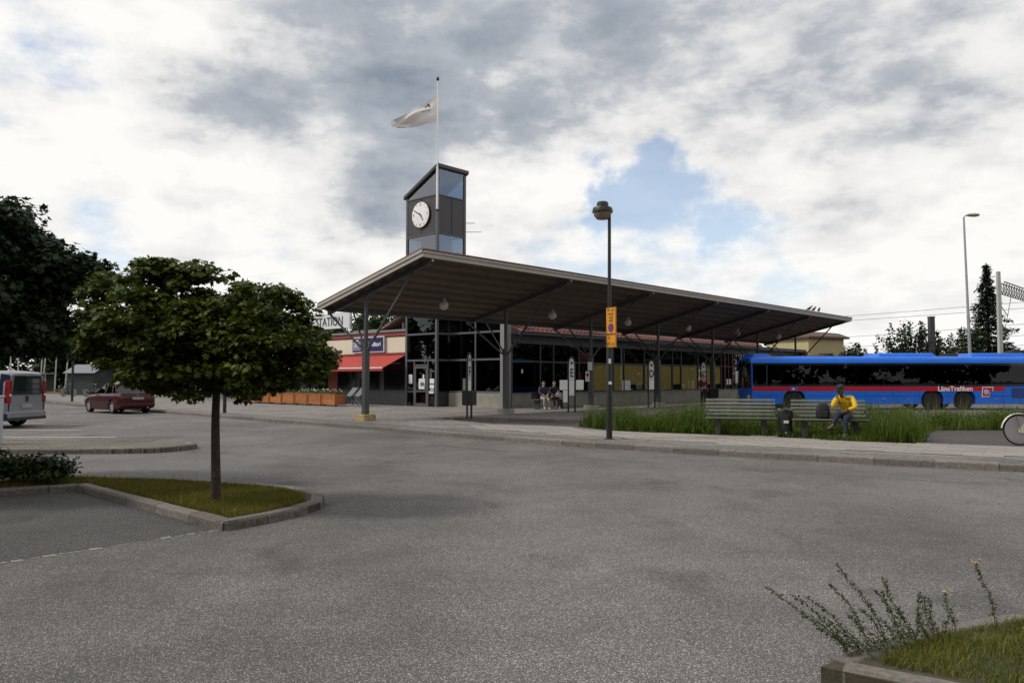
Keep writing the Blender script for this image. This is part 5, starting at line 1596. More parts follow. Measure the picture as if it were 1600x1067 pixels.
# yellow sign on the post
sg = thing('parking_sign', 'yellow no parking sign plates fixed to the lamp post', 'sign', (2.45, 19.27, 2.37), R(-61))
SY = mat('sign_yellow', (.60, .25, .008), .45, var=.04); SB = mat('sign_black', (.02, .02, .02), .5)
b = MB(); b.box(-.2, .2, -.02, .0, .335, 1.0); b.build('upper_plate', SY, sg)
b = MB(); b.box(-.2, .2, -.02, .0, .0, .325); b.build('lower_plate', SY, sg)
for (x0, x1, z0, z1) in ((-.2, .2, .338, .350), (-.2, .2, .985, .998), (-.2, .2, .003, .014), (-.2, .2, .311, .322), (-.2, -.188, .34, .99), (.188, .2, .34, .99), (-.2, -.188, .01, .32), (.188, .2, .01, .32)):
    b = MB(); b.box(x0 + .002, x1 - .002, -.023, -.0205, z0, z1); b.build('border', SB, sg)
for s, z in (('På- och', .925), ('avstig-', .835), ('ning', .75), ('tillåt', .665)):
    text('lettering', s, .105, SB, sg, text_frame((0, -.022, z), (1, 0, 0), (0, 0, 1)), .001, .95)
b = MB(); b.lathe([(.115, -.021), (.115, -.024), (0, -.024)], 24, (0, 0, .49), 'y'); b.build('symbol_ring', mat('sign_red', (.35, .02, .02), .5), sg)
b = MB(); b.lathe([(.088, -.0245), (.088, -.027), (0, -.027)], 24, (0, 0, .49), 'y'); b.build('symbol_disc', mat('sign_blue', (.03, .04, .25), .5), sg)
b = MB(); b.bar((-.07, -.028, .56), (.07, -.028, .42), .024, .003, (0, 1, 0)); b.build('symbol_bar', MATS['sign_red'], sg)
text('lettering', '0-', .15, SB, sg, text_frame((-.06, -.022, .235), (1, 0, 0), (0, 0, 1)), .001)
text('lettering', '45 m', .15, SB, sg, text_frame((0, -.022, .09), (1, 0, 0), (0, 0, 1)), .001)


# bus stop stands: two posts joined by an arch, letter panel, timetables
def stop_sign(letter, label, loc, rz, sheets):
    t = thing('bus_stop_stand', label, 'bus stop', loc, rz, 'lettered bus stop stands')
    b = MB(); pts = [(-.20, 0, 0), (-.20, 0, 2.05)] + [(-.20 * math.cos(R(a)), 0, 2.05 + .42 * math.sin(R(a))) for a in range(15, 180, 15)] + [(.20, 0, 2.05), (.20, 0, 0)]
    b.tube(pts, .04, 8); b.build('frame', BLACK, t, smooth=True)
    b = MB(); b.prism([(-.155, 1.45), (.155, 1.45), (.155, 2.05)] + [(.155 * math.cos(R(a)), 2.05 + .36 * math.sin(R(a))) for a in range(15, 180, 15)] + [(-.155, 2.05)], -.012, .012, 'y'); b.build('panel', mat('stop_panel', (.55, .57, .56), .4), t)
    text('lettering', letter, .52, BLACK, t, text_frame((0, -.015, 1.74), (1, 0, 0), (0, 0, 1)), .002, .8, bold=.015)
    b = MB(); b.lathe([(.07, -.013), (.07, -.016), (0, -.016)], 16, (0, 0, 2.2), 'y'); b.build('bus_mark', BLACK, t)
    b = MB(); b.box(-.15, .15, -.012, .012, .75 if sheets else .95, 1.44); b.build('timetable', PAPER, t)
    for (x0, x1, z0, z1) in sheets:
        b = MB(); b.box(x0, x1, -.02, -.008, z0, z1); b.build('timetable', PAPER, t)
    return t


stop_sign('E', 'black arched bus stop stand lettered E with white timetables, left of the lamp post', (2.66, 35.1, PZ), R(38), [(-.72, -.26, 1.0, 1.44), (.26, .72, 1.0, 1.44), (-.52, -.26, .45, .98)])
stop_sign('D', 'black arched bus stop stand lettered D in front of the ochre blinds', (7.19, 40.5, PZ), R(25), [])
stop_sign('C', 'black arched bus stop stand lettered C beside the standing person near the bus front', (11.2, 45.9, PZ), R(25), [])
t = stop_sign('F', 'black bus stop stand seen edge on with a litter bin, right of the station door', (-1.6, 29.45, PZ), R(70), [])
b = MB(); b.box(-.20, .20, -.22, .22, .50, 1.05); b.build('litter_bin', BLACK, t, bev=.02)
b = MB(); b.box(-.1, .1, .12, .22, 1.06, 1.5); b.build('leaflet_box', GALV, t)
# notices on the second column
for (z, w) in ((2.35, .02), (1.95, -.06)):
    pass
nt_ = thing('column_notice', 'two small white notices taped to the second canopy column', 'notice', SW(cols_s[2] - .125, 0, 0), RZ)
b = MB(); b.box(-.012, -.004, -.17, .10, 2.02, 2.42); b.build('sheet', PAPER, nt_)
b = MB(); b.box(-.012, -.004, -.02, .24, 1.48, 1.98); b.build('sheet', PAPER, nt_)
b = MB(); b.lathe([(.09, -.013), (.09, -.016), (.06, -.016), (.06, -.013)], 18, (0, .11, 1.8), 'x'); b.bar((-.014, .05, 1.86), (-.014, .17, 1.74), .02, .004, (1, 0, 0)); b.build('forbidden_mark', mat('mark_red', (.4, .02, .03), .6), nt_)


# benches
def bench(label, loc, rz):
    t = thing('park_bench', label, 'bench', loc, rz, 'slatted benches by the grass bed')
    Lb = 1.78
    sl = MB().box(-Lb / 2, Lb / 2, -.029, .029, -.016, .016).mesh('slat', BENCH)
    for i in range(5):
        o = link('seat_slat', sl, t, (0, -.40 + i * .088, .47 - .012 * i), 0, .006)
        o.rotation_euler = (R(-6), 0, rnd.uniform(-.003, .003))
    for i in range(5):
        o = link('back_slat', sl, t, (0, .085 + i * .022, .55 + i * .093), 0, .006)
        o.rotation_euler = (R(76), 0, rnd.uniform(-.003, .003))
    for x in (-.58, .58):
        b = MB(); b.box(x - .07, x + .07, -.34, .02, -.01, .40); b.build('leg', mat('bench_leg', (.03, .032, .028), .9, var=.3, bump=.2), t, bev=.02)
        b = MB(); b.bar((x, -.42, .435), (x, .06, .375), .05, .03); b.bar((x, .07, .36), (x, .20, .98), .05, .025, (0, 1, 0)); b.build('bracket', STEELD, t)
    for x in (-.86, .86):
        b = MB(); b.tube([(x, -.38, .46), (x, -.36, .63), (x, -.28, .68), (x, .10, .66)], .017, 8); b.build('armrest', STEELD, t, smooth=True)
    return t


BRZ = R(-15)
bench('empty grey green slatted bench left of the litter bin', (6.05, 20.85, PZ), BRZ)
bench('grey green slatted bench on which the person in yellow sits', (8.02, 19.95, PZ), BRZ)
t = thing('litter_bin', 'black litter bin with a bin bag between the two benches', 'bin', (7.02, 20.2, PZ), BRZ)
b = MB(); b.lathe([(.15, .0), (.16, .02), (.17, .66), (.16, .68), (.15, .66)], 20); b.build('body', BLACK, t, smooth=True)
r = random.Random(3); b = MB(); rings = []
for z, rr in ((.46, .176), (.52, .19), (.60, .196), (.68, .20), (.715, .185), (.70, .15), (.55, .135)):
    rings.append([(rr * (1 + r.uniform(-.03, .05)) * math.cos(a), rr * (1 + r.uniform(-.03, .05)) * math.sin(a), z + r.uniform(-.012, .012)) for a in [2 * math.pi * i / 22 for i in range(22)]])
b.loft(rings, False); b.build('bin_bag', mat('bin_bag', (.02, .02, .02), .25, var=.2, coat=.5), t, smooth=True, ang=60)
b = MB(); b.box(-.06, .06, -.182, -.176, .36, .43); b.build('sticker', PAPER, t)
b = MB(); b.box(-.03, .02, -.176, -.170, .10, .14); b.build('sticker', PAPER, t)
# grey cabinet post at the left edge
t = thing('cabinet_post', 'pale grey metal cabinet at the left edge on the paved island', 'cabinet', (-12.06, 18.15, .10))
b = MB(); b.box(-.22, .22, -.18, .18, 0, 1.08); b.build('body', mat('cabinet_grey', (.40, .42, .46), .6, var=.08), t, bev=.01)
b = MB(); b.box(-.24, .24, -.2, .2, 1.082, 1.12); b.build('lid', mat('cabinet_lid', (.5, .5, .5), .6), t, bev=.01)
b = MB(); b.box(-.19, .19, -.187, -.181, .06, 1.02); b.build('door', MATS['cabinet_grey'], t)

# ------------------------------------------------------------------ people
def skin(name, joints, edges, m, parent, sub=2, root=None):
    """joints: name -> (x, y, z, r)"""
    ks = list(joints); me = bpy.data.meshes.new(name)
    me.from_pydata([joints[k][:3] for k in ks], [(ks.index(a), ks.index(c)) for a, c in edges], [])
    o = bpy.data.objects.new(name, me); col.objects.link(o)
    md = o.modifiers.new('skin', 'SKIN'); md.use_smooth_shade = True; md.branch_smoothing = .3
    for i, k in enumerate(ks):
        sv = me.skin_vertices[0].data[i]; rr = joints[k][3]
        sv.radius = rr if isinstance(rr, tuple) else (rr, rr); sv.use_root = (k == (root or ks[0]))
    s = o.modifiers.new('sub', 'SUBSURF'); s.levels = sub; s.render_levels = sub
    dg = bpy.context.evaluated_depsgraph_get()
    out = bpy.data.meshes.new_from_object(o.evaluated_get(dg))
    bpy.data.objects.remove(o)
    out.materials.clear(); out.materials.append(m)
    return link(name, out, parent)


def head(parent, c, yaw, pitch, skin_m, hair_m, cap_m=None):
    """head as one shaped mesh: skull, jaw, nose, ears, eyes, mouth; facing -y before yaw"""
    M = Matrix.Translation(c) @ Euler((pitch, 0, yaw)).to_matrix().to_4x4()
    b = MB(); rings = []
    for z, ry0, ry1, rx in ((-.115, -.055, .0, .035), (-.10, -.085, .02, .05), (-.06, -.095, .05, .065), (-.02, -.098, .085, .072), (.02, -.098, .10, .075), (.06, -.09, .10, .074), (.10, -.065, .075, .058), (.122, -.02, .03, .02)):
        ring = []
        for i in range(16):
            a = 2 * math.pi * i / 16; y = math.sin(a); x = math.cos(a)
            ring.append((rx * x, (ry1 * y if y > 0 else -ry0 * y), z))
        rings.append(ring)
    b.loft(rings)
    b.add([(-.014, -.092, -.035), (.014, -.092, -.035), (0, -.122, -.03), (0, -.095, .02)], [(0, 1, 2), (0, 2, 3), (1, 3, 2), (0, 3, 1)])
    for s in (-1, 1):
        b.ball((s * .076, .005, -.01), (.012, .022, .032), 8, 6)
    b.v = [tuple(M @ Vector(v)) for v in b.v]
    b.build('head', skin_m, parent, smooth=True, ang=60)
    b = MB()
    for s in (-1, 1):
        b.ball((s * .03, -.09, .008), (.013, .01, .008), 8, 6); b.box(s * .03 - .018, s * .03 + .018, -.104, -.094, .024, .031)
    b.box(-.024, .024, -.1, -.094, -.068, -.061)
    b.v = [tuple(M @ Vector(v)) for v in b.v]; b.build('face_features', mat('face_dark', (.02, .012, .01), .5), parent)
    b = MB(); rings = []
    for z, k in ((.0, 1.03), (.04, 1.07), (.09, 1.07), (.118, .8), (.134, .25)):
        f = {.0: (.03, .103, .078), .04: (-.02, .106, .079), .09: (-.085, .092, .068), .118: (-.06, .06, .045), .134: (-.01, .02, .015)}[z]
        rings.append([(f[2] * k * math.cos(a), (f[1] * math.sin(a) if math.sin(a) > 0 else (f[0] * -1 if z < .05 else -f[0]) * math.sin(a)) * k, z) for a in [2 * math.pi * i / 16 for i in range(16)]])
    b.loft(rings); b.v = [tuple(M @ Vector(v)) for v in b.v]; b.build('hair', hair_m, parent, smooth=True, ang=60)
    if cap_m:
        b = MB(); rings = []
        for z, k in ((.045, 1.0), (.085, 1.0), (.12, .82), (.14, .45), (.146, .1)):
            rings.append([(.083 * k * math.cos(a), .006 + .108 * k * math.sin(a), z) for a in [2 * math.pi * i / 18 for i in range(18)]])
        b.loft(rings)
        b.prism([(-.075, -.07), (-.07, -.15), (-.04, -.185), (.04, -.185), (.07, -.15), (.075, -.07)], .045, .055)
        b.v = [tuple(M @ Vector(v)) for v in b.v]; b.build('cap', cap_m, parent, smooth=True, ang=40)


def hand(parent, wrist, direc, palm_n, skin_m, curl=.5, thumb_side=1):
    """palm and five fingers, one mesh"""
    d = Vector(direc).normalized(); n = Vector(palm_n); n = (n - d * n.dot(d)).normalized(); s = d.cross(n)
    W_ = Vector(wrist); b = MB()
    rings = []
    for f, w, th in ((-.02, .026, .02), (.02, .034, .017), (.06, .042, .015), (.092, .04, .012)):
        rings.append([W_ + d * f + s * (w * math.cos(a)) + n * (th * math.sin(a)) for a in [2 * math.pi * i / 10 for i in range(10)]])
    b.loft(rings)
    for i, ln in enumerate((.068, .078, .072, .056)):
        o = W_ + d * .088 + s * ((-1.5 + i) * .0195 * thumb_side * -1)
        p1 = o + d * ln * .42 + n * (ln * .12 * curl); p2 = p1 + (d * (1 - .6 * curl) + n * curl).normalized() * ln * .33; p3 = p2 + (d * (1 - 1.0 * curl) + n * curl * 1.3).normalized() * ln * .28
        b.tube([o - d * .01, p1, p2, p3], [.0095, .009, .0082, .0065], 6)
    o = W_ + d * .03 + s * (.034 * thumb_side); p1 = o + (d * .7 + s * thumb_side * .7).normalized() * .035 + n * .008; p2 = p1 + (d * .9 + s * thumb_side * .2 + n * .3).normalized() * .03
    b.tube([o - s * thumb_side * .012, p1, p2], [.012, .0105, .008], 6)
    b.build('hand', skin_m, parent, smooth=True, ang=70)


def person(label, loc, rz, J, skin_m, top_m, leg_m, shoe_m, hair_m, cap_m=None, head_yaw=0, head_pitch=0, hands=None, bare=False):
    t = thing('person', label, 'person', loc, rz)
    E_ = [('pelvis', 'spine'), ('spine', 'chest'), ('chest', 'neck'), ('neck', 'skull'), ('chest', 'shR'), ('shR', 'elR'), ('elR', 'haR'), ('chest', 'shL'), ('shL', 'elL'), ('elL', 'haL'), ('pelvis', 'hiR'), ('hiR', 'knR'), ('knR', 'anR'), ('anR', 'toR'), ('pelvis', 'hiL'), ('hiL', 'knL'), ('knL', 'anL'), ('anL', 'toL')]
    Rr = dict(pelvis=(.135, .10), spine=(.12, .095), chest=(.145, .10), neck=.048, skull=.05, shR=.065, shL=.065, elR=.043, elL=.043, haR=.03, haL=.03, hiR=.085, hiL=.085, knR=.06, knL=.06, anR=.042, anL=.042, toR=.035, toL=.035)
    j = {k: (*J[k], Rr[k]) for k in Rr}
    skin('body', j, E_, skin_m, t)
    grow = lambda k, g: tuple(x + g for x in Rr[k]) if isinstance(Rr[k], tuple) else Rr[k] + g

    def lerp(a, c, f):
        return tuple(J[a][i] + (J[c][i] - J[a][i]) * f for i in range(3))
    # top: hips to neck and the sleeves
    jj = {k: (*J[k], grow(k, .022)) for k in ('pelvis', 'spine', 'chest', 'shR', 'elR', 'shL', 'elL')}
    jj['pelvis'] = (*lerp('pelvis', 'spine', .25), (.155, .12))
    jj['collar'] = (*lerp('chest', 'neck', .75), .072)
    jj['cuR'] = (*lerp('elR', 'haR', .86), .045); jj['cuL'] = (*lerp('elL', 'haL', .86), .045)
    skin('top', jj, [('pelvis', 'spine'), ('spine', 'chest'), ('chest', 'collar'), ('chest', 'shR'), ('shR', 'elR'), ('elR', 'cuR'), ('chest', 'shL'), ('shL', 'elL'), ('elL', 'cuL')], top_m, t)
    jj = {k: (*J[k], grow(k, .016)) for k in ('pelvis', 'hiR', 'knR', 'hiL', 'knL')}
    jj['waist'] = (*lerp('pelvis', 'spine', .4), (.14, .105))
    jj['cuR'] = (*lerp('knR', 'anR', .93), .056); jj['cuL'] = (*lerp('knL', 'anL', .93), .056)
    skin('trousers', jj, [('waist', 'pelvis'), ('pelvis', 'hiR'), ('hiR', 'knR'), ('knR', 'cuR'), ('pelvis', 'hiL'), ('hiL', 'knL'), ('knL', 'cuL')], leg_m, t)
    for s in 'RL':
        a, c = Vector(J['an' + s]), Vector(J['to' + s]); d = (c - a).normalized()
        jj = {'h': (*(a - d * .03 + Vector((0, 0, -.03))), (.045, .045)), 'm': (*((a + c) / 2 + Vector((0, 0, -.02))), (.047, .04)), 't': (*(c + d * .03), (.042, .03))}
        skin('shoe', jj, [('h', 'm'), ('m', 't')], shoe_m, t)
    head(t, Vector(J['skull']) + Vector((0, -.01, .075)), head_yaw, head_pitch, skin_m, hair_m, cap_m)
    for (s, d, n, cu, ts) in hands or ():
        hand(t, J['ha' + s], d, n, skin_m, cu, ts)
    return t


YEL = mat('yellow_jacket', (.66, .42, .01), .65, var=.12, vs=7, bump=.5, bs=14)
JEAN = mat('jeans', (.010, .020, .048), .85, var=.3, vs=9, bump=.3, bs=30)
HAIR = mat('hair_black', (.012, .010, .009), .7, var=.3)
CAP = mat('cap_black', (.015, .015, .017), .8, var=.2)
SHOE = mat('shoe_brown', (.06, .035, .025), .6, var=.3)
Jy = dict(pelvis=(0, 0, .57), spine=(-.015, -.03, .77), chest=(-.05, -.15, .96), neck=(-.09, -.24, 1.08), skull=(-.105, -.29, 1.13),
          shR=(-.225, -.19, 1.0), elR=(-.27, -.43, .80), haR=(-.17, -.40, 1.05), shL=(.135, -.13, 1.01), elL=(.235, -.27, .78), haL=(.03, -.40, .72),
          hiR=(-.095, -.04, .55), knR=(-.13, -.50, .66), anR=(-.27, -.58, .33), toR=(-.36, -.66, .27),
          hiL=(.095, -.04, .55), knL=(.02, -.46, .555), anL=(.0, -.50, .10), toL=(-.02, -.63, .05))
pr = person('person in a yellow jacket, blue jeans and black cap sitting cross legged on the bench', (8.38, 19.68, PZ), R(-30), Jy, SKIN, YEL, JEAN, SHOE, HAIR, CAP, R(-35), R(22),
            [('R', (.25, .3, .9), (.6, .5, -.2), .45, 1), ('L', (-.6, -.5, -.25), (0, .1, -1), .35, 1)])
b = MB(); b.box(-.16, .0, -.335, -.32, .88, .90); b.build('chest_stripe', mat('stripe_dark', (.05, .03, .02), .8), pr)
# backpack on the seat
t = thing('backpack', 'black backpack standing on the bench beside the person in yellow', 'backpack', (7.86, 19.90, PZ + .48), R(-14))
t.scale = (.88, .88, .9)
b = MB(); rings = []
for z, w, d in ((0, .16, .09), (.04, .185, .12), (.2, .19, .125), (.34, .17, .11), (.42, .12, .08), (.45, .05, .04)):
    rings.append([(w * math.copysign(abs(math.cos(a)) ** .6, math.cos(a)), d * math.copysign(abs(math.sin(a)) ** .6, math.sin(a)) + .0, z) for a in [2 * math.pi * i / 20 for i in range(20)]])
b.loft(rings); b.build('bag', mat('bag_black', (.015, .015, .018), .8, var=.3, bump=.3, bs=20), t, smooth=True, ang=60)
b = MB(); b.box(-.12, .12, -.165, -.12, .04, .22); b.build('front_pocket', MATS['bag_black'], t, bev=.02)
b = MB(); b.tube([(-.04, 0, .44), (-.03, 0, .50), (.03, 0, .50), (.04, 0, .44)], .010, 6); b.build('handle', GALV, t)

# waiting people under the canopy
wb = thing('waiting_bench', 'dark metal bench under the canopy by the hall wall', 'bench', (1.85, 39.35, PZ), RZ)
b = MB(); b.box(-1.1, 1.1, -.22, .22, .42, .46); b.build('seat', STEELD, wb, bev=.01)
b = MB(); b.box(-1.1, 1.1, .22, .25, .5, .85); b.build('backrest', STEELD, wb, bev=.01)
for x in (-.9, .9):
    b = MB(); b.box(x - .03, x + .03, -.18, .18, 0, .42); b.build('leg', STEELD, wb)


def sitting(dx, sp=0):
    return dict(pelvis=(0, 0, .53), spine=(0, .02, .73), chest=(0, -.01, .97), neck=(0, -.03, 1.13), skull=(0, -.05, 1.19),
                shR=(-.19, 0, 1.05), elR=(-.24, -.10, .80), haR=(-.12, -.32, .70), shL=(.19, 0, 1.05), elL=(.24, -.10, .80), haL=(.12, -.32, .70),
                hiR=(-.09, -.04, .51), knR=(-.11, -.46, .53 + sp), anR=(-.11 + dx, -.48, .10), toR=(-.12 + dx, -.62, .05),
                hiL=(.09, -.04, .51), knL=(.11, -.46, .53), anL=(.11 + dx, -.46, .10), toL=(.12 + dx, -.60, .05))


hs = [('R', (.5, -.6, -.3), (0, .2, -1), .4, 1), ('L', (-.5, -.6, -.3), (0, .2, -1), .4, -1)]
person('person in a dark blue jacket and pale trousers sitting under the canopy', (1.55, 38.95, PZ), RZ - R(30), sitting(.0), SKINL, mat('jacket_navy', (.03, .03, .07), .8, var=.2), mat('trousers_pale', (.34, .33, .29), .85, var=.2), mat('shoe_white', (.6, .6, .58), .6), HAIR, None, 0, R(10), hs)
person('person in black with a light bag sitting under the canopy, left of stop E', (2.1, 39.45, PZ), RZ - R(35), sitting(.03), SKINL, mat('jacket_black', (.015, .015, .016), .8, var=.2), mat('trousers_black', (.03, .028, .03), .85, var=.2), MATS['shoe_white'], HAIR, None, R(20), R(5), hs)
t = thing('handbag', 'light grey bag on the knees of the person in black under the canopy', 'bag', (2.3, 39.08, PZ + .60), RZ)
b = MB(); b.loft([[(-w, -.06, z), (w, -.06, z), (w, .06, z), (-w, .06, z)] for z, w in ((0, .17), (.12, .16), (.2, .12))]); b.build('body', mat('bag_grey', (.42, .40, .37), .7, var=.2), t, bev=.02)
b = MB(); b.tube([(-.07, 0, .19), (-.05, 0, .30), (.05, 0, .30), (.07, 0, .19)], .010, 6); b.build('strap', MATS['bag_grey'], t)
st = dict(pelvis=(0, 0, .93), spine=(0, .0, 1.12), chest=(0, .0, 1.33), neck=(0, -.01, 1.48), skull=(0, -.02, 1.54), shR=(-.19, 0, 1.41), elR=(-.25, .02, 1.13), haR=(-.2, -.14, .92), shL=(.19, 0, 1.41), elL=(.25, .02, 1.13), haL=(.2, -.14, .92),
          hiR=(-.09, 0, .90), knR=(-.10, -.02, .50), anR=(-.11, .02, .09), toR=(-.13, -.12, .05), hiL=(.09, 0, .90), knL=(.10, -.02, .50), anL=(.11, .02, .09), toL=(.13, -.12, .05))
person('person in a dark red checked shirt standing beside the stop lettered C', (10.95, 45.0, PZ), R(20), st, SKINL, mat('shirt_red', (.13, .025, .03), .8, var=.5, vs=14), mat('trousers_dark', (.02, .018, .022), .85), MATS['shoe_brown'], HAIR, None, R(10), 0, [('R', (.1, -.3, -1), (1, 0, 0), .4, -1), ('L', (-.1, -.3, -1), (-1, 0, 0), .4, 1)])
t = thing('litter_box', 'square black litter box under the stop lettered C', 'bin', (11.55, 45.3, PZ), R(20))
b = MB(); b.box(-.3, .3, -.2, .2, .25, .92); b.build('body', BLACK, t, bev=.02)
b = MB(); b.box(-.32, .32, -.22, .22, .922, .98); b.build('lid', STEELD, t, bev=.01)
for x in (-.2, .2):
    b = MB(); b.box(x - .03, x + .03, -.03, .03, 0, .25); b.build('leg', BLACK, t)
# ------------------------------------------------------------------ trees and shrubs
MAPLEL = leaf_mat('maple_leaf', (.008, .023, .002), (.105, .135, .010), .34)
DARKL = leaf_mat('dark_leaf', (.009, .020, .006), (.026, .045, .013), .22)
BUSHL = leaf_mat('bush_leaf', (.015, .03, .008), (.04, .065, .02), .25)
FARL = leaf_mat('far_leaf', (.02, .04, .008), (.06, .095, .02), .25)
FARD = leaf_mat('far_dark_leaf', (.012, .024, .008), (.03, .05, .016), .2)
CONL = leaf_mat('conifer_needle', (.008, .018, .010), (.02, .034, .018), .1)


def tree(name, label, loc, trunk_h, trunk_r, clumps, leaf_m, shape, lsize, per, seed, bark=None, cl_r=.3, flat=.6, group=None, branches=True, lean=(0, 0), cat='tree', jit=.55, lowb=6):
    """clumps: (n,3) centres in local coordinates; leaves fill a flattened ball round each"""
    r = np.random.default_rng(seed)
    t = thing(name, label, cat, loc, 0, group)
    top = Vector((lean[0], lean[1], trunk_h))
    pts = []; rad = []
    for i in range(10):
        f = i / 9
        pts.append(Vector((lean[0] * f + .03 * trunk_r * 10 * math.sin(f * 5 + seed) * f, lean[1] * f + .02 * trunk_r * 10 * math.cos(f * 4), -.05 + (trunk_h + .05) * f)))
        rad.append(trunk_r * (1.25 - .25 * min(1, f * 6)) * (1 - .35 * f))
    MB().tube(pts, rad, 12).build('trunk', bark or BARK, t, smooth=True, ang=60)
    if branches:
        b = MB(); idx = r.permutation(len(clumps))[:min(len(clumps), 60)]
        for i in idx:
            c = Vector(clumps[i]); s = pts[int(r.integers(lowb, 10))]
            m_ = s.lerp(c, .5) + Vector(r.normal(0, .05, 3)) * (c - s).length; m_.z += .08 * (c - s).length
            b.tube([s, s.lerp(m_, .5), m_, c], [trunk_r * .38, trunk_r * .3, trunk_r * .2, trunk_r * .07], 5)
        b.build('branches', bark or BARK, t, smooth=True, ang=60)
    n = len(clumps); tot = n * per
    ci = np.repeat(np.arange(n), per)
    d = r.normal(0, 1, (tot, 3)); d /= np.linalg.norm(d, axis=1)[:, None]
    rr = r.random(tot) ** (1 / 2.2)
    cr = (cl_r * r.uniform(.7, 1.3, n))[ci]
    pos = np.asarray(clumps)[ci] + d * (rr * cr)[:, None] * np.array([1, 1, flat])
    nrm = d * .5 + np.array([0, 0, .9])
    link('crown', leaf_mesh('crown', pos, nrm, lsize, leaf_m, shape, r, jit, .5), t)
    return t


def shell_clumps(n, c, rad, seed, inner=.45, zmin=-1.0, lumps=()):
    r = np.random.default_rng(seed); out = []
    while len(out) < n:
        d = r.normal(0, 1, 3); d /= np.linalg.norm(d)
        if d[2] < zmin: continue
        q = inner + (1 - inner) * r.random() ** .6
        k = 1 + .13 * math.sin(5 * d[0] + seed) * math.cos(4 * d[1] + seed) + .08 * math.sin(9 * d[2] + 3 * d[0])
        out.append((c[0] + d[0] * rad[0] * q * k, c[1] + d[1] * rad[1] * q * k, c[2] + d[2] * rad[2] * q * k))
    return np.array(out)


# young round headed maple on the island (crown about 3 m across)
cl = np.concatenate([
    shell_clumps(120, (-.66, .0, 2.12), (.74, .9, .72), 3, .5, -1),
    shell_clumps(90, (.62, .0, 1.95), (.66, .85, .58), 5, .5, -1),
    shell_clumps(80, (.0, .0, 1.98), (.85, .9, .60), 4, .1, -1),
    shell_clumps(80, (-.05, 0, 1.60), (1.15, .85, .17), 15, .1, -1),
    shell_clumps(18, (-.74, .0, 2.86), (.34, .3, .16), 6, .1),
    shell_clumps(7, (-.20, .1, 2.80), (.20, .2, .13), 16, .1),
    shell_clumps(12, (1.28, -.1, 1.80), (.22, .3, .2), 7, .1),
    shell_clumps(8, (.75, .0, 2.58), (.3, .3, .10), 17, .1),
    shell_clumps(26, (.05, .0, 2.40), (.4, .6, .22), 20, .1, -1),
    shell_clumps(11, (-1.38, .0, 2.25), (.20, .3, .25), 8, .1),
    shell_clumps(9, (-1.5, .0, 1.9), (.18, .3, .2), 24, .1, -1),
    shell_clumps(6, (-1.42, .0, 2.62), (.12, .3, .08), 19, .1),
])
cl += np.random.default_rng(2).normal(0, .075, cl.shape)
tree('maple_tree', 'young round headed maple tree on the kerbed grass island', (-3.65, 9.73, .08), 1.72, .062, cl, MAPLEL, MAPLE, .070, 100, 21, BARK, .20, .40, jit=.42, lowb=8)
# stake marks: small twigs at the foot
# big maple at the left edge
cl = np.concatenate([shell_clumps(190, (-.15, 0, 2.85), (1.85, 1.9, 1.22), 9, .4, -.72), shell_clumps(14, (1.75, .2, 2.95), (.30, .5, .3), 11, .2), shell_clumps(9, (2.1, .2, 2.95), (.16, .3, .10), 13, .2), shell_clumps(12, (.8, .2, 3.75), (.3, .3, .2), 14, .2), shell_clumps(22, (1.5, 0, 2.1), (.4, .6, .25), 12, .2)])
tree('big_maple_tree', 'big dark leafed maple tree at the left edge', (-8.35, 11.3, .12), 2.2, .14, cl, DARKL, MAPLE, .105, 190, 22, BARKD, .36, .65)

# shrubs at the left end of the island
for k, (x, y, rx, h, s) in enumerate(((-6.95, 11.55, .55, .34, 31), (-7.75, 11.3, .7, .46, 32), (-8.6, 11.0, .7, .5, 33))):
    w = ['dark trailing shrub at the tip of the island bed, right one', 'dark shrub in the island bed, middle one', 'dark shrub in the island bed at the left edge'][k]
    c = shell_clumps(40, (0, 0, h * .5), (rx, .5, h * .52), s, .2, -.6)
    tree('shrub', w, (x, y, .12), h * .5, .02, c, BUSHL, OVAL, .075, 60, s, BARKD, .16, .6, 'dark shrubs on the island', True, cat='shrub')

# trees seen in the distance on the left
rg = np.random.default_rng(77)
far_words = ['first from the left', 'second from the left', 'third from the left', 'fourth from the left', 'fifth from the left', 'sixth from the left', 'seventh from the left', 'eighth from the left', 'ninth from the left', 'tenth from the left', 'eleventh from the left', 'twelfth from the left', 'thirteenth from the left', 'fourteenth from the left', 'fifteenth from the left', 'sixteenth from the left', 'seventeenth from the left', 'rightmost']
for k in range(18):
    x = -92 + k * 4.6 + rg.uniform(-1.5, 1.5); y = 112 + rg.uniform(-6, 9); h = rg.uniform(9.5, 13.0)
    c = shell_clumps(70, (0, 0, h * .52), (4.4, 4.0, h * .5), 200 + k, .3)
    tree('distant_tree', 'bushy tree beyond the far lawn, %s' % far_words[k], (x, y, .1), h * .5, .2, c, FARL if k % 3 else FARD, DIAM, .62, 55, 300 + k, BARKD, 1.15, .7, 'trees beyond the far lawn', False)
# closer dark trees behind the round headed maple
for k, (x, y, h, m_) in enumerate(((-31, 78, 9.5, FARD), (-37, 84, 8, FARD), (-24, 74, 8.6, FARD))):
    c = shell_clumps(70, (0, 0, h * .55), (3.6, 3.3, h * .42), 230 + k, .35)
    tree('park_tree', 'dark tree on the far side of the square, %s' % ['behind the picnic tables', 'behind the little shed', 'behind the parked bicycles'][k], (x, y, .1), h * .4, .18, c, m_, DIAM, .5, 60, 330 + k, BARKD, .95, .7, 'trees on the far side of the square', True)

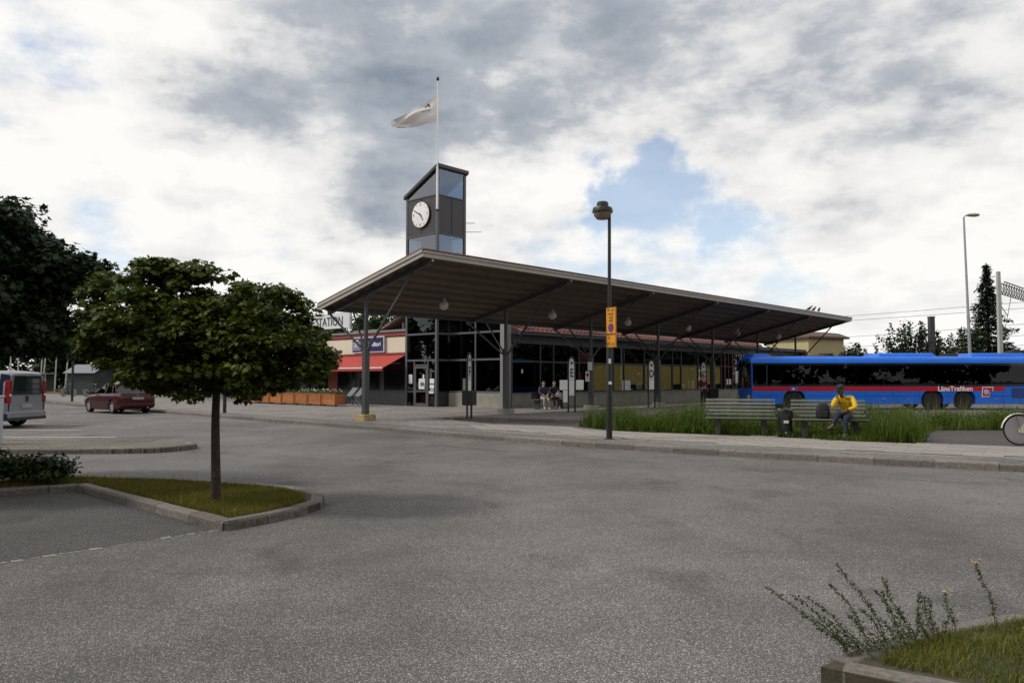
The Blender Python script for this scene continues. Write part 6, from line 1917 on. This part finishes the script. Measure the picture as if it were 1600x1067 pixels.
# right: bushes and conifer behind the bus
def spray(name, label, loc, h, w, seed, n=26, m_=FARD):
    """shrubby tree of upward shoots with leaves along them"""
    r = np.random.default_rng(seed); t = thing(name, label, 'tree', loc)
    b = MB(); pos = []; nr = []
    for i in range(n):
        a = r.uniform(0, 2 * math.pi); l = r.uniform(.15, 1) ** .7; hh = h * (1 - .32 * l * l) * r.uniform(.82, 1.05)
        e = np.array([math.cos(a) * l * w, math.sin(a) * l * w * .7, hh]); s = np.array([e[0] * .12, e[1] * .12, 0]); mid = np.array([e[0] * .6, e[1] * .6, hh * .62])
        b.tube([s, (s * .4 + mid * .6), mid, e], [.06, .045, .035, .01], 5)
        for q in range(95):
            f = r.random() ** .75
            p = mid + (e - mid) * ((f - .4) / .6) if f > .4 else s + (mid - s) * (f / .4)
            sp = .55 * (1 - f) + .16
            pos.append(p + r.normal(0, sp * .55, 3)); nr.append((0, 0, 1))
    b.build('stems', BARKD, t)
    link('crown', leaf_mesh('crown', np.array(pos), np.array(nr, float), .26, m_, OVAL, r, .8), t)


spray('spreading_shrub_tree', 'spreading dark shrubby tree above the bus roof, left of the square post', (31.6, 62, 0), 6.4, 3.0, 41, 44)
spray('spreading_shrub_tree', 'sparse shrubby tree above the bus roof, right of the square post', (35.7, 64, 0), 5.3, 2.4, 42, 20)
spray('spreading_shrub_tree', 'low dark bush above the bus roof beside the beige building', (27.3, 66, 0), 4.0, 1.9, 43, 18)
spray('spreading_shrub_tree', 'leafy shrubby tree above the bus roof, left of the tall lamp', (38.4, 66, 0), 6.2, 1.9, 44, 24)
# tree between hall and beige building
c = shell_clumps(40, (0, 0, 4.2), (1.5, 1.5, 1.6), 46, .3)
tree('dark_tree', 'dark tree left of the beige building under the canopy end', (24.6, 72, 0), 3.2, .15, c, FARD, DIAM, .3, 70, 47, BARKD, .45, .7)


def conifer(label, loc, h, rb, seed):
    r = np.random.default_rng(seed); t = thing('conifer_tree', label, 'tree', loc)
    MB().tube([(0, 0, -.1), (0, 0, h * .5), (0, 0, h * .99)], [.24, .14, .015], 8).build('trunk', BARKD, t)
    pos = []; nr = []; b = MB()
    z = .8
    while z < h * .985:
        f = 1 - z / h
        R0 = rb * (f ** 1.05) * r.uniform(.75, 1.15)
        nb = max(4, int(7 + 5 * f))
        for k in range(nb):
            a = 2 * math.pi * k / nb + r.uniform(-.3, .3); L = R0 * r.uniform(.45, 1.2)
            e = np.array([math.cos(a) * L, math.sin(a) * L, -.20 * L + .10 * L * L / max(rb, 1)])
            b.tube([(0, 0, z), (e[0] * .5, e[1] * .5, z + e[2] * .75), (e[0], e[1], z + e[2])], [.03, .02, .006], 4)
            m_ = int(20 + 190 * L / rb)
            for q in range(m_):
                u_ = r.random() ** .42
                pos.append((e[0] * u_ + r.normal(0, .12), e[1] * u_ + r.normal(0, .12), z + e[2] * u_ + r.normal(-.06, .09))); nr.append((0, 0, 1.0))
        z += .30 + .25 * f
    b.build('branches', BARKD, t)
    link('crown', leaf_mesh('crown', np.array(pos), np.array(nr), .24, CONL, OVAL, r, .45, .8), t)


conifer('tall dark spruce tree behind the bus, left of the railway mast', (45.6, 75, 0), 12.9, 4.3, 51)
for k, (x, y, h) in enumerate(((33, 92, 5.2), (41, 96, 5.6), (49, 94, 5.8), (56, 90, 5.0), (63, 92, 5.5), (72, 96, 6.0), (80, 92, 6))):
    c = shell_clumps(46, (0, 0, h * .5), (4.2, 3, h * .5), 400 + k, .3)
    tree('hedge_tree', 'low dark tree in the row along the railway, %s' % far_words[k], (x, y, 0), h * .4, .14, c, FARD, DIAM, .55, 45, 420 + k, BARKD, 1.0, .7, 'low trees along the railway', False)
ORD = ['first', 'second', 'third', 'fourth', 'fifth', 'sixth', 'seventh', 'eighth', 'ninth', 'tenth', 'eleventh', 'twelfth', 'thirteenth', 'fourteenth', 'fifteenth']
# trees and houses on the side of the street behind the camera: they stand in the window reflections
for k, (x, y, h) in enumerate(((-41, 20, 11), (-43, 30, 10), (-47, 39, 11), (-52, 48, 10), (-58, 56, 11), (50, 40, 9), (57, 49, 8), (66, 60, 9), (76, 70, 8), (-58, -6, 12), (-49, -13, 13), (-40, -17, 12), (-31, -20, 13), (-23, -19, 12), (-15, -21, 14), (-7, -20, 12), (1, -22, 13), (9, -20, 13), (17, -21, 12), (25, -19, 14), (33, -18, 12), (42, -15, 13), (51, -12, 12))):
    c = shell_clumps(90, (0, 0, h * .5), (6.2, 4, h * .5), 500 + k, .4)
    tree('street_tree', (('tree left of the square, %s from the camera' % (ORD[k])) if k < 5 else ('tree right of the bus yard, %s from the camera' % ORD[k - 5]) if k < 9 else ('tree across the street behind the viewer, %s from its west end' % ORD[k - 9])), (x, y, 0), h * .4, .2, c, FARD, DIAM, 1.0, 40, 520 + k, BARKD, 1.2, .7, 'street trees mirrored in the windows', True)
HRED = mat('house_red', (.24, .05, .035), .8)
for k, (x, y, w_, m_, lab) in enumerate(((-30, -34, 18, HRED, 'red house mirrored in the station door'), (12, -38, 22, mat('house_ochre', (.42, .34, .2), .8), 'ochre house mirrored in the station windows'), (74, 52, 16, HRED, 'red house mirrored in the hall windows'))):
    t = thing('house', lab, 'house', (x, y, 0), R(90) if x > 50 else 0)
    b = MB(); b.box(-w_ / 2, w_ / 2, -5, 5, -.05, 6); b.build('wall', m_, t)
    b = MB(); b.loft([[(xx, -5.6, 5.9), (xx, 0, 9.6), (xx, 5.6, 5.9)] for xx in (-w_ / 2 - .5, w_ / 2 + .5)]); b.build('roof', mat('tile_red', (.22, .06, .04), .8, var=.2), t)
    for i in range(int(w_ / 3)):
        for z in (1.0, 3.7):
            xx = -w_ / 2 + 1.2 + i * 3
            b = MB(); b.box(xx, xx + 1.2, 5.0, 5.05, z, z + 1.4); wn = b.build('window', WHITE, t)
            b = MB(); b.box(xx + .1, xx + 1.1, 5.051, 5.06, z + .1, z + 1.3); b.build('pane', GLASSV, wn)

# ------------------------------------------------------------------ things behind the bus
t = thing('street_lamp', 'tall grey street lamp with flat head behind the bus', 'street lamp', (31.0, 53, 0))
t.rotation_euler = (0, R(-1.0), 0)
MB().tube([(0, 0, 0), (0, 0, 6.0)], [.12, .10], 12).build('lower_pole', GALV, t, smooth=True)
MB().tube([(0, 0, 6.0), (0, 0, 12.6)], [.085, .06], 10).build('pole', GALV, t, smooth=True)
b = MB(); b.tube([(0, 0, 12.55), (.1, 0, 12.7), (.35, 0, 12.72)], .04, 8); b.build('arm', GALV, t, smooth=True)
b = MB(); b.loft([[(x, y * math.cos(a), 12.74 + zz * math.sin(a)) for a in [2 * math.pi * i / 12 for i in range(12)]] for x, y, zz in ((.2, .05, .05), (.35, .13, .10), (.75, .17, .13), (1.0, .14, .09), (1.08, .05, .03))]); b.build('head', mat('lamp_head', (.22, .21, .18), .5), t, smooth=True)
t = thing('square_post', 'dark square post standing above the bus roof', 'post', (32.4, 60.5, 0))
b = MB(); b.box(-.19, .19, -.19, .19, 0, 6.35); b.build('shaft', STEELD, t, bev=.01)
b = MB(); b.box(-.21, .21, -.21, .21, 6.352, 6.42); b.build('cap', BLACK, t)
# railway mast with lattice boom
MAST = mat('mast_concrete', (.40, .39, .36), .8, var=.1)
t = thing('railway_mast', 'pale railway mast with a lattice boom reaching right', 'mast', (43.6, 70, 0), 0)
t.scale = (.89, .89, .89)
b = MB(); b.loft([[(-w, -w, z), (w, -w, z), (w, w, z), (-w, w, z)] for z, w in ((0, .2), (12.6, .15))]); b.build('column', MAST, t)
bd = Vector((.70, .714, 0))
o1 = Vector((.25, 0, 0))
def chord(z, off, L=14):
    n_ = Vector((-bd.y, bd.x, 0)) * off
    return [o1 + n_ + Vector((0, 0, z)), o1 + n_ + bd * L + Vector((0, 0, z))]
for z, of in ((11.55, -.3), (11.55, .3), (10.35, 0)):
    p, q = chord(z, of); b = MB(); b.bar(p, q, .09); b.build('chord', STEELD, t)
b = MB()
for i in range(12):
    f0 = i * 1.1; f1 = f0 + .55; f2 = f0 + 1.1
    for of in (-.3, .3):
        n_ = Vector((-bd.y, bd.x, 0)) * of
        b.bar(o1 + n_ + bd * f0 + Vector((0, 0, 11.55)), o1 + bd * f1 + Vector((0, 0, 10.35)), .035); b.bar(o1 + bd * f1 + Vector((0, 0, 10.35)), o1 + n_ + bd * f2 + Vector((0, 0, 11.55)), .035)
b.build('lattice', STEELD, t)
b = MB(); b.bar((0, 0, 12.3), (.35, .2, 11.5), .05); b.bar((.1, 0, 9.3), (1.4, .9, 8.2), .06); b.bar((1.4, .9, 8.2), (2.2, 1.5, 10.3), .05); b.tube([(1.4, .9, 8.2), (1.0, .7, 7.0), (.3, .2, 5.6)], .03, 5); b.build('cantilever', STEELD, t)
# overhead wires, running away to the left
WIRE = mat('wire', (.05, .05, .05), .5)
wires = [((52, 70, 9.0), (10, 190, 13.5)), ((52, 70, 8.4), (10, 190, 13.0)), ((56, 74, 7.4), (14, 190, 9.0)), ((56, 74, 6.3), (14, 190, 6.8)), ((60, 78, 5.6), (20, 190, 5.6))]
ww = ['topmost', 'second from the top', 'third from the top', 'fourth from the top', 'lowest']
for k, (p, q) in enumerate(wires):
    P_, Q_ = Vector(p), Vector(q); pts = []
    for i in range(13):
        f = i / 12; pp = P_.lerp(Q_, f); pp.z -= .8 * 4 * f * (1 - f); pts.append(pp - P_)
    tag(MB().tube(pts, .022, 5).build('overhead_wire', WIRE, None, p), 'thin overhead railway wire in the sky right of the canopy, %s' % ww[k], 'wire', 'overhead railway wires')
# beige building with brown hipped roof
t = thing('beige_building', 'small beige building with a brown roof behind the bus', 'building', (29.2, 69, 0), R(28))
BEI = mat('beige_wall', (.42, .36, .19), .8, var=.08, vs=1)
b = MB(); b.box(-4.4, 0, 0, 4.6, -.05, 5.15); b.build('wall', BEI, t)
b = MB(); b.loft([[(-4.7, -.35, 5.1), (.35, -.35, 5.1), (.35, 4.9, 5.1), (-4.7, 4.9, 5.1)], [(-4.7, -.35, 5.25), (.35, -.35, 5.25), (.35, 4.9, 5.25), (-4.7, 4.9, 5.25)], [(-4.2, .3, 5.6), (-.2, .3, 5.6), (-.2, 4.3, 5.6), (-4.2, 4.3, 5.6)], [(-3.6, 1.2, 5.75), (-.9, 1.2, 5.75), (-.9, 3.4, 5.75), (-3.6, 3.4, 5.75)]]); b.build('roof', mat('brown_roof', (.10, .055, .045), .7, var=.15), t, smooth=True, ang=30)
b = MB(); b.bar((-3.2, -.03, 3.75), (-1.4, -.03, 3.8), .05); b.build('rail', STEELD, t)
b = MB(); b.box(.0, .02, 1.6, 2.6, 4.35, 4.45); b.box(.0, .02, 1.9, 2.1, 3.9, 4.1); b.box(.0, .02, 2.3, 2.5, 3.7, 3.95); b.build('wall_marks', mat('mark_brown', (.15, .11, .07), .8), t)
b = MB(); b.box(-6.5, 1.0, -2.5, -.4, -.05, 3.35); b.box(-6.8, 1.3, -2.8, -.2, 3.352, 3.5); b.build('annexe', mat('annexe_brown', (.09, .06, .05), .8), t)
t = thing('platform_roof', 'dark sloping platform roof above the bus at the right edge', 'roof', (47, 66, 0), R(-22))
b = MB(); b.bar((-4.5, 0, 3.95), (9, 0, 4.05), 3.0, .16); b.build('sheet', STEELD, t)
for x in (-3, 2, 7):
    b = MB(); b.box(x - .08, x + .08, -.08, .08, 0, 3.88); b.build('post', STEELD, t)

# ------------------------------------------------------------------ far left: shed, poles, picnic tables
t = thing('small_shed', 'small green grey shed with a pitched roof behind the parked car', 'shed', (-40.2, 74.5, PZ), R(-8))
SHD = mat('shed_green', (.035, .05, .045), .8, var=.15)
b = MB(); b.prism([(-1.5, 0), (1.5, 0), (1.5, 2.1), (0, 2.75), (-1.5, 2.1)], 0, 2.6, 'y')
b.v = [(v[1] - 1.0, v[0], v[2]) for v in b.v]; b.build('wall', SHD, t)
for s in (-1, 1):
    b = MB(); b.loft([[(x, s * 1.75, 2.0), (x, 0, 2.80), (x, 0, 2.86), (x, s * 1.75, 2.06)] for x in (-1.3, 1.9)]); b.build('roof_slope', mat('shed_roof', (.16, .17, .19), .6, var=.1), t)
b = MB(); b.box(-1.02, -1.005, -.4, .4, 0, 1.95); b.build('door', STEELD, t)
t = thing('bicycle_shelter', 'low dark bicycle shelter with a pale flat roof left of the lamp post', 'shelter', (-50.5, 84, .14), 0)
b = MB(); b.box(-2.6, 1.2, -1, 1, 2.0, 2.1); b.build('roof', GALV, t)
b = MB(); b.box(-1.2, 1.0, .9, .95, .2, 2.0); b.build('back_panel', SHD, t)
for x in (-2.4, 0, 1.1):
    b = MB(); b.box(x - .04, x + .04, -.9, -.82, 0, 2.0); b.build('post', GALV, t)
POLE = mat('pole_white', (.42, .42, .40), .6, var=.1)
for k, (x, y, h, ln) in enumerate(((-57.5, 90, 5.5, 0), (-57.0, 90.6, 5.2, 0), (-52.6, 88, 5.0, .35), (-54.0, 90, 4.6, .1), (-51.2, 88, 4.5, .12), (-48.9, 86, 4.6, .25), (-61.5, 92, 4.2, .1))):
    tag(MB().tube([(0, 0, 0), (ln, 0, h)], [.09, .06], 8).build('pale_pole', POLE, None, (x, y, .12)), 'pale pole standing on the far lawn, %s' % ['leftmost but one', 'third from the left', 'fourth from the left and thickest', 'third from the right', 'second from the right', 'rightmost, leaning', 'leftmost'][[1, 2, 4, 3, 5, 6, 0].index(k) if False else k], 'pole', 'pale poles on the far lawn')
PIC = mat('picnic_red', (.10, .025, .02), .75, var=.2)
for k, (x, y) in enumerate(((-29.6, 64.5), (-27.2, 64.2))):
    t = thing('picnic_table', 'dark red wooden picnic table behind the parked car, %s one' % ('left' if k == 0 else 'right'), 'table', (x, y, PZ), R(8), 'picnic tables')
    for j in range(5):
        b = MB(); b.box(-.9, .9, -.36 + j * .15, -.22 + j * .15, .72, .76); b.build('table_plank', PIC, t)
    for y0 in (-.75, .5):
        b = MB(); b.box(-.9, .9, y0, y0 + .25, .43, .47); b.build('bench_plank', PIC, t)
    for x0 in (-.6, .6):
        for s in (-1, 1):
            b = MB(); b.bar((x0, s * .2, .72), (x0, s * .62, .0), .05, .1); b.build('leg', PIC, t)
        b = MB(); b.box(x0 - .03, x0 + .03, -.7, .7, .37, .43); b.build('crossbar', PIC, t)
t = thing('grey_hut', 'dark grey hut at the far end of the cafe behind the young tree', 'hut', (-25.5, 66, PZ), R(10))
b = MB(); b.box(-2.5, 2.5, 0, 3, -.05, 2.9); b.build('wall', STEELD, t)
b = MB(); b.box(-2.8, 2.8, -.4, 3.4, 2.902, 3.05); b.build('roof', STEEL, t)
for x in (-1.8, -.2, 1.2):
    b = MB(); b.box(x, x + 1.0, -.02, -.002, .9, 2.2); b.build('window', mat('hut_window', (.02, .02, .02), .1), t)
# low privet bush with light leaves on the far lawn
c = shell_clumps(16, (0, 0, .9), (1.2, 1.0, .8), 60, .2, -.5)
tree('round_bush', 'light green round bush on the far lawn left of the shed', (-48.0, 92, .1), .6, .05, c, FARL, DIAM, .25, 60, 61, BARKD, .4, .7, None, False, cat='bush')
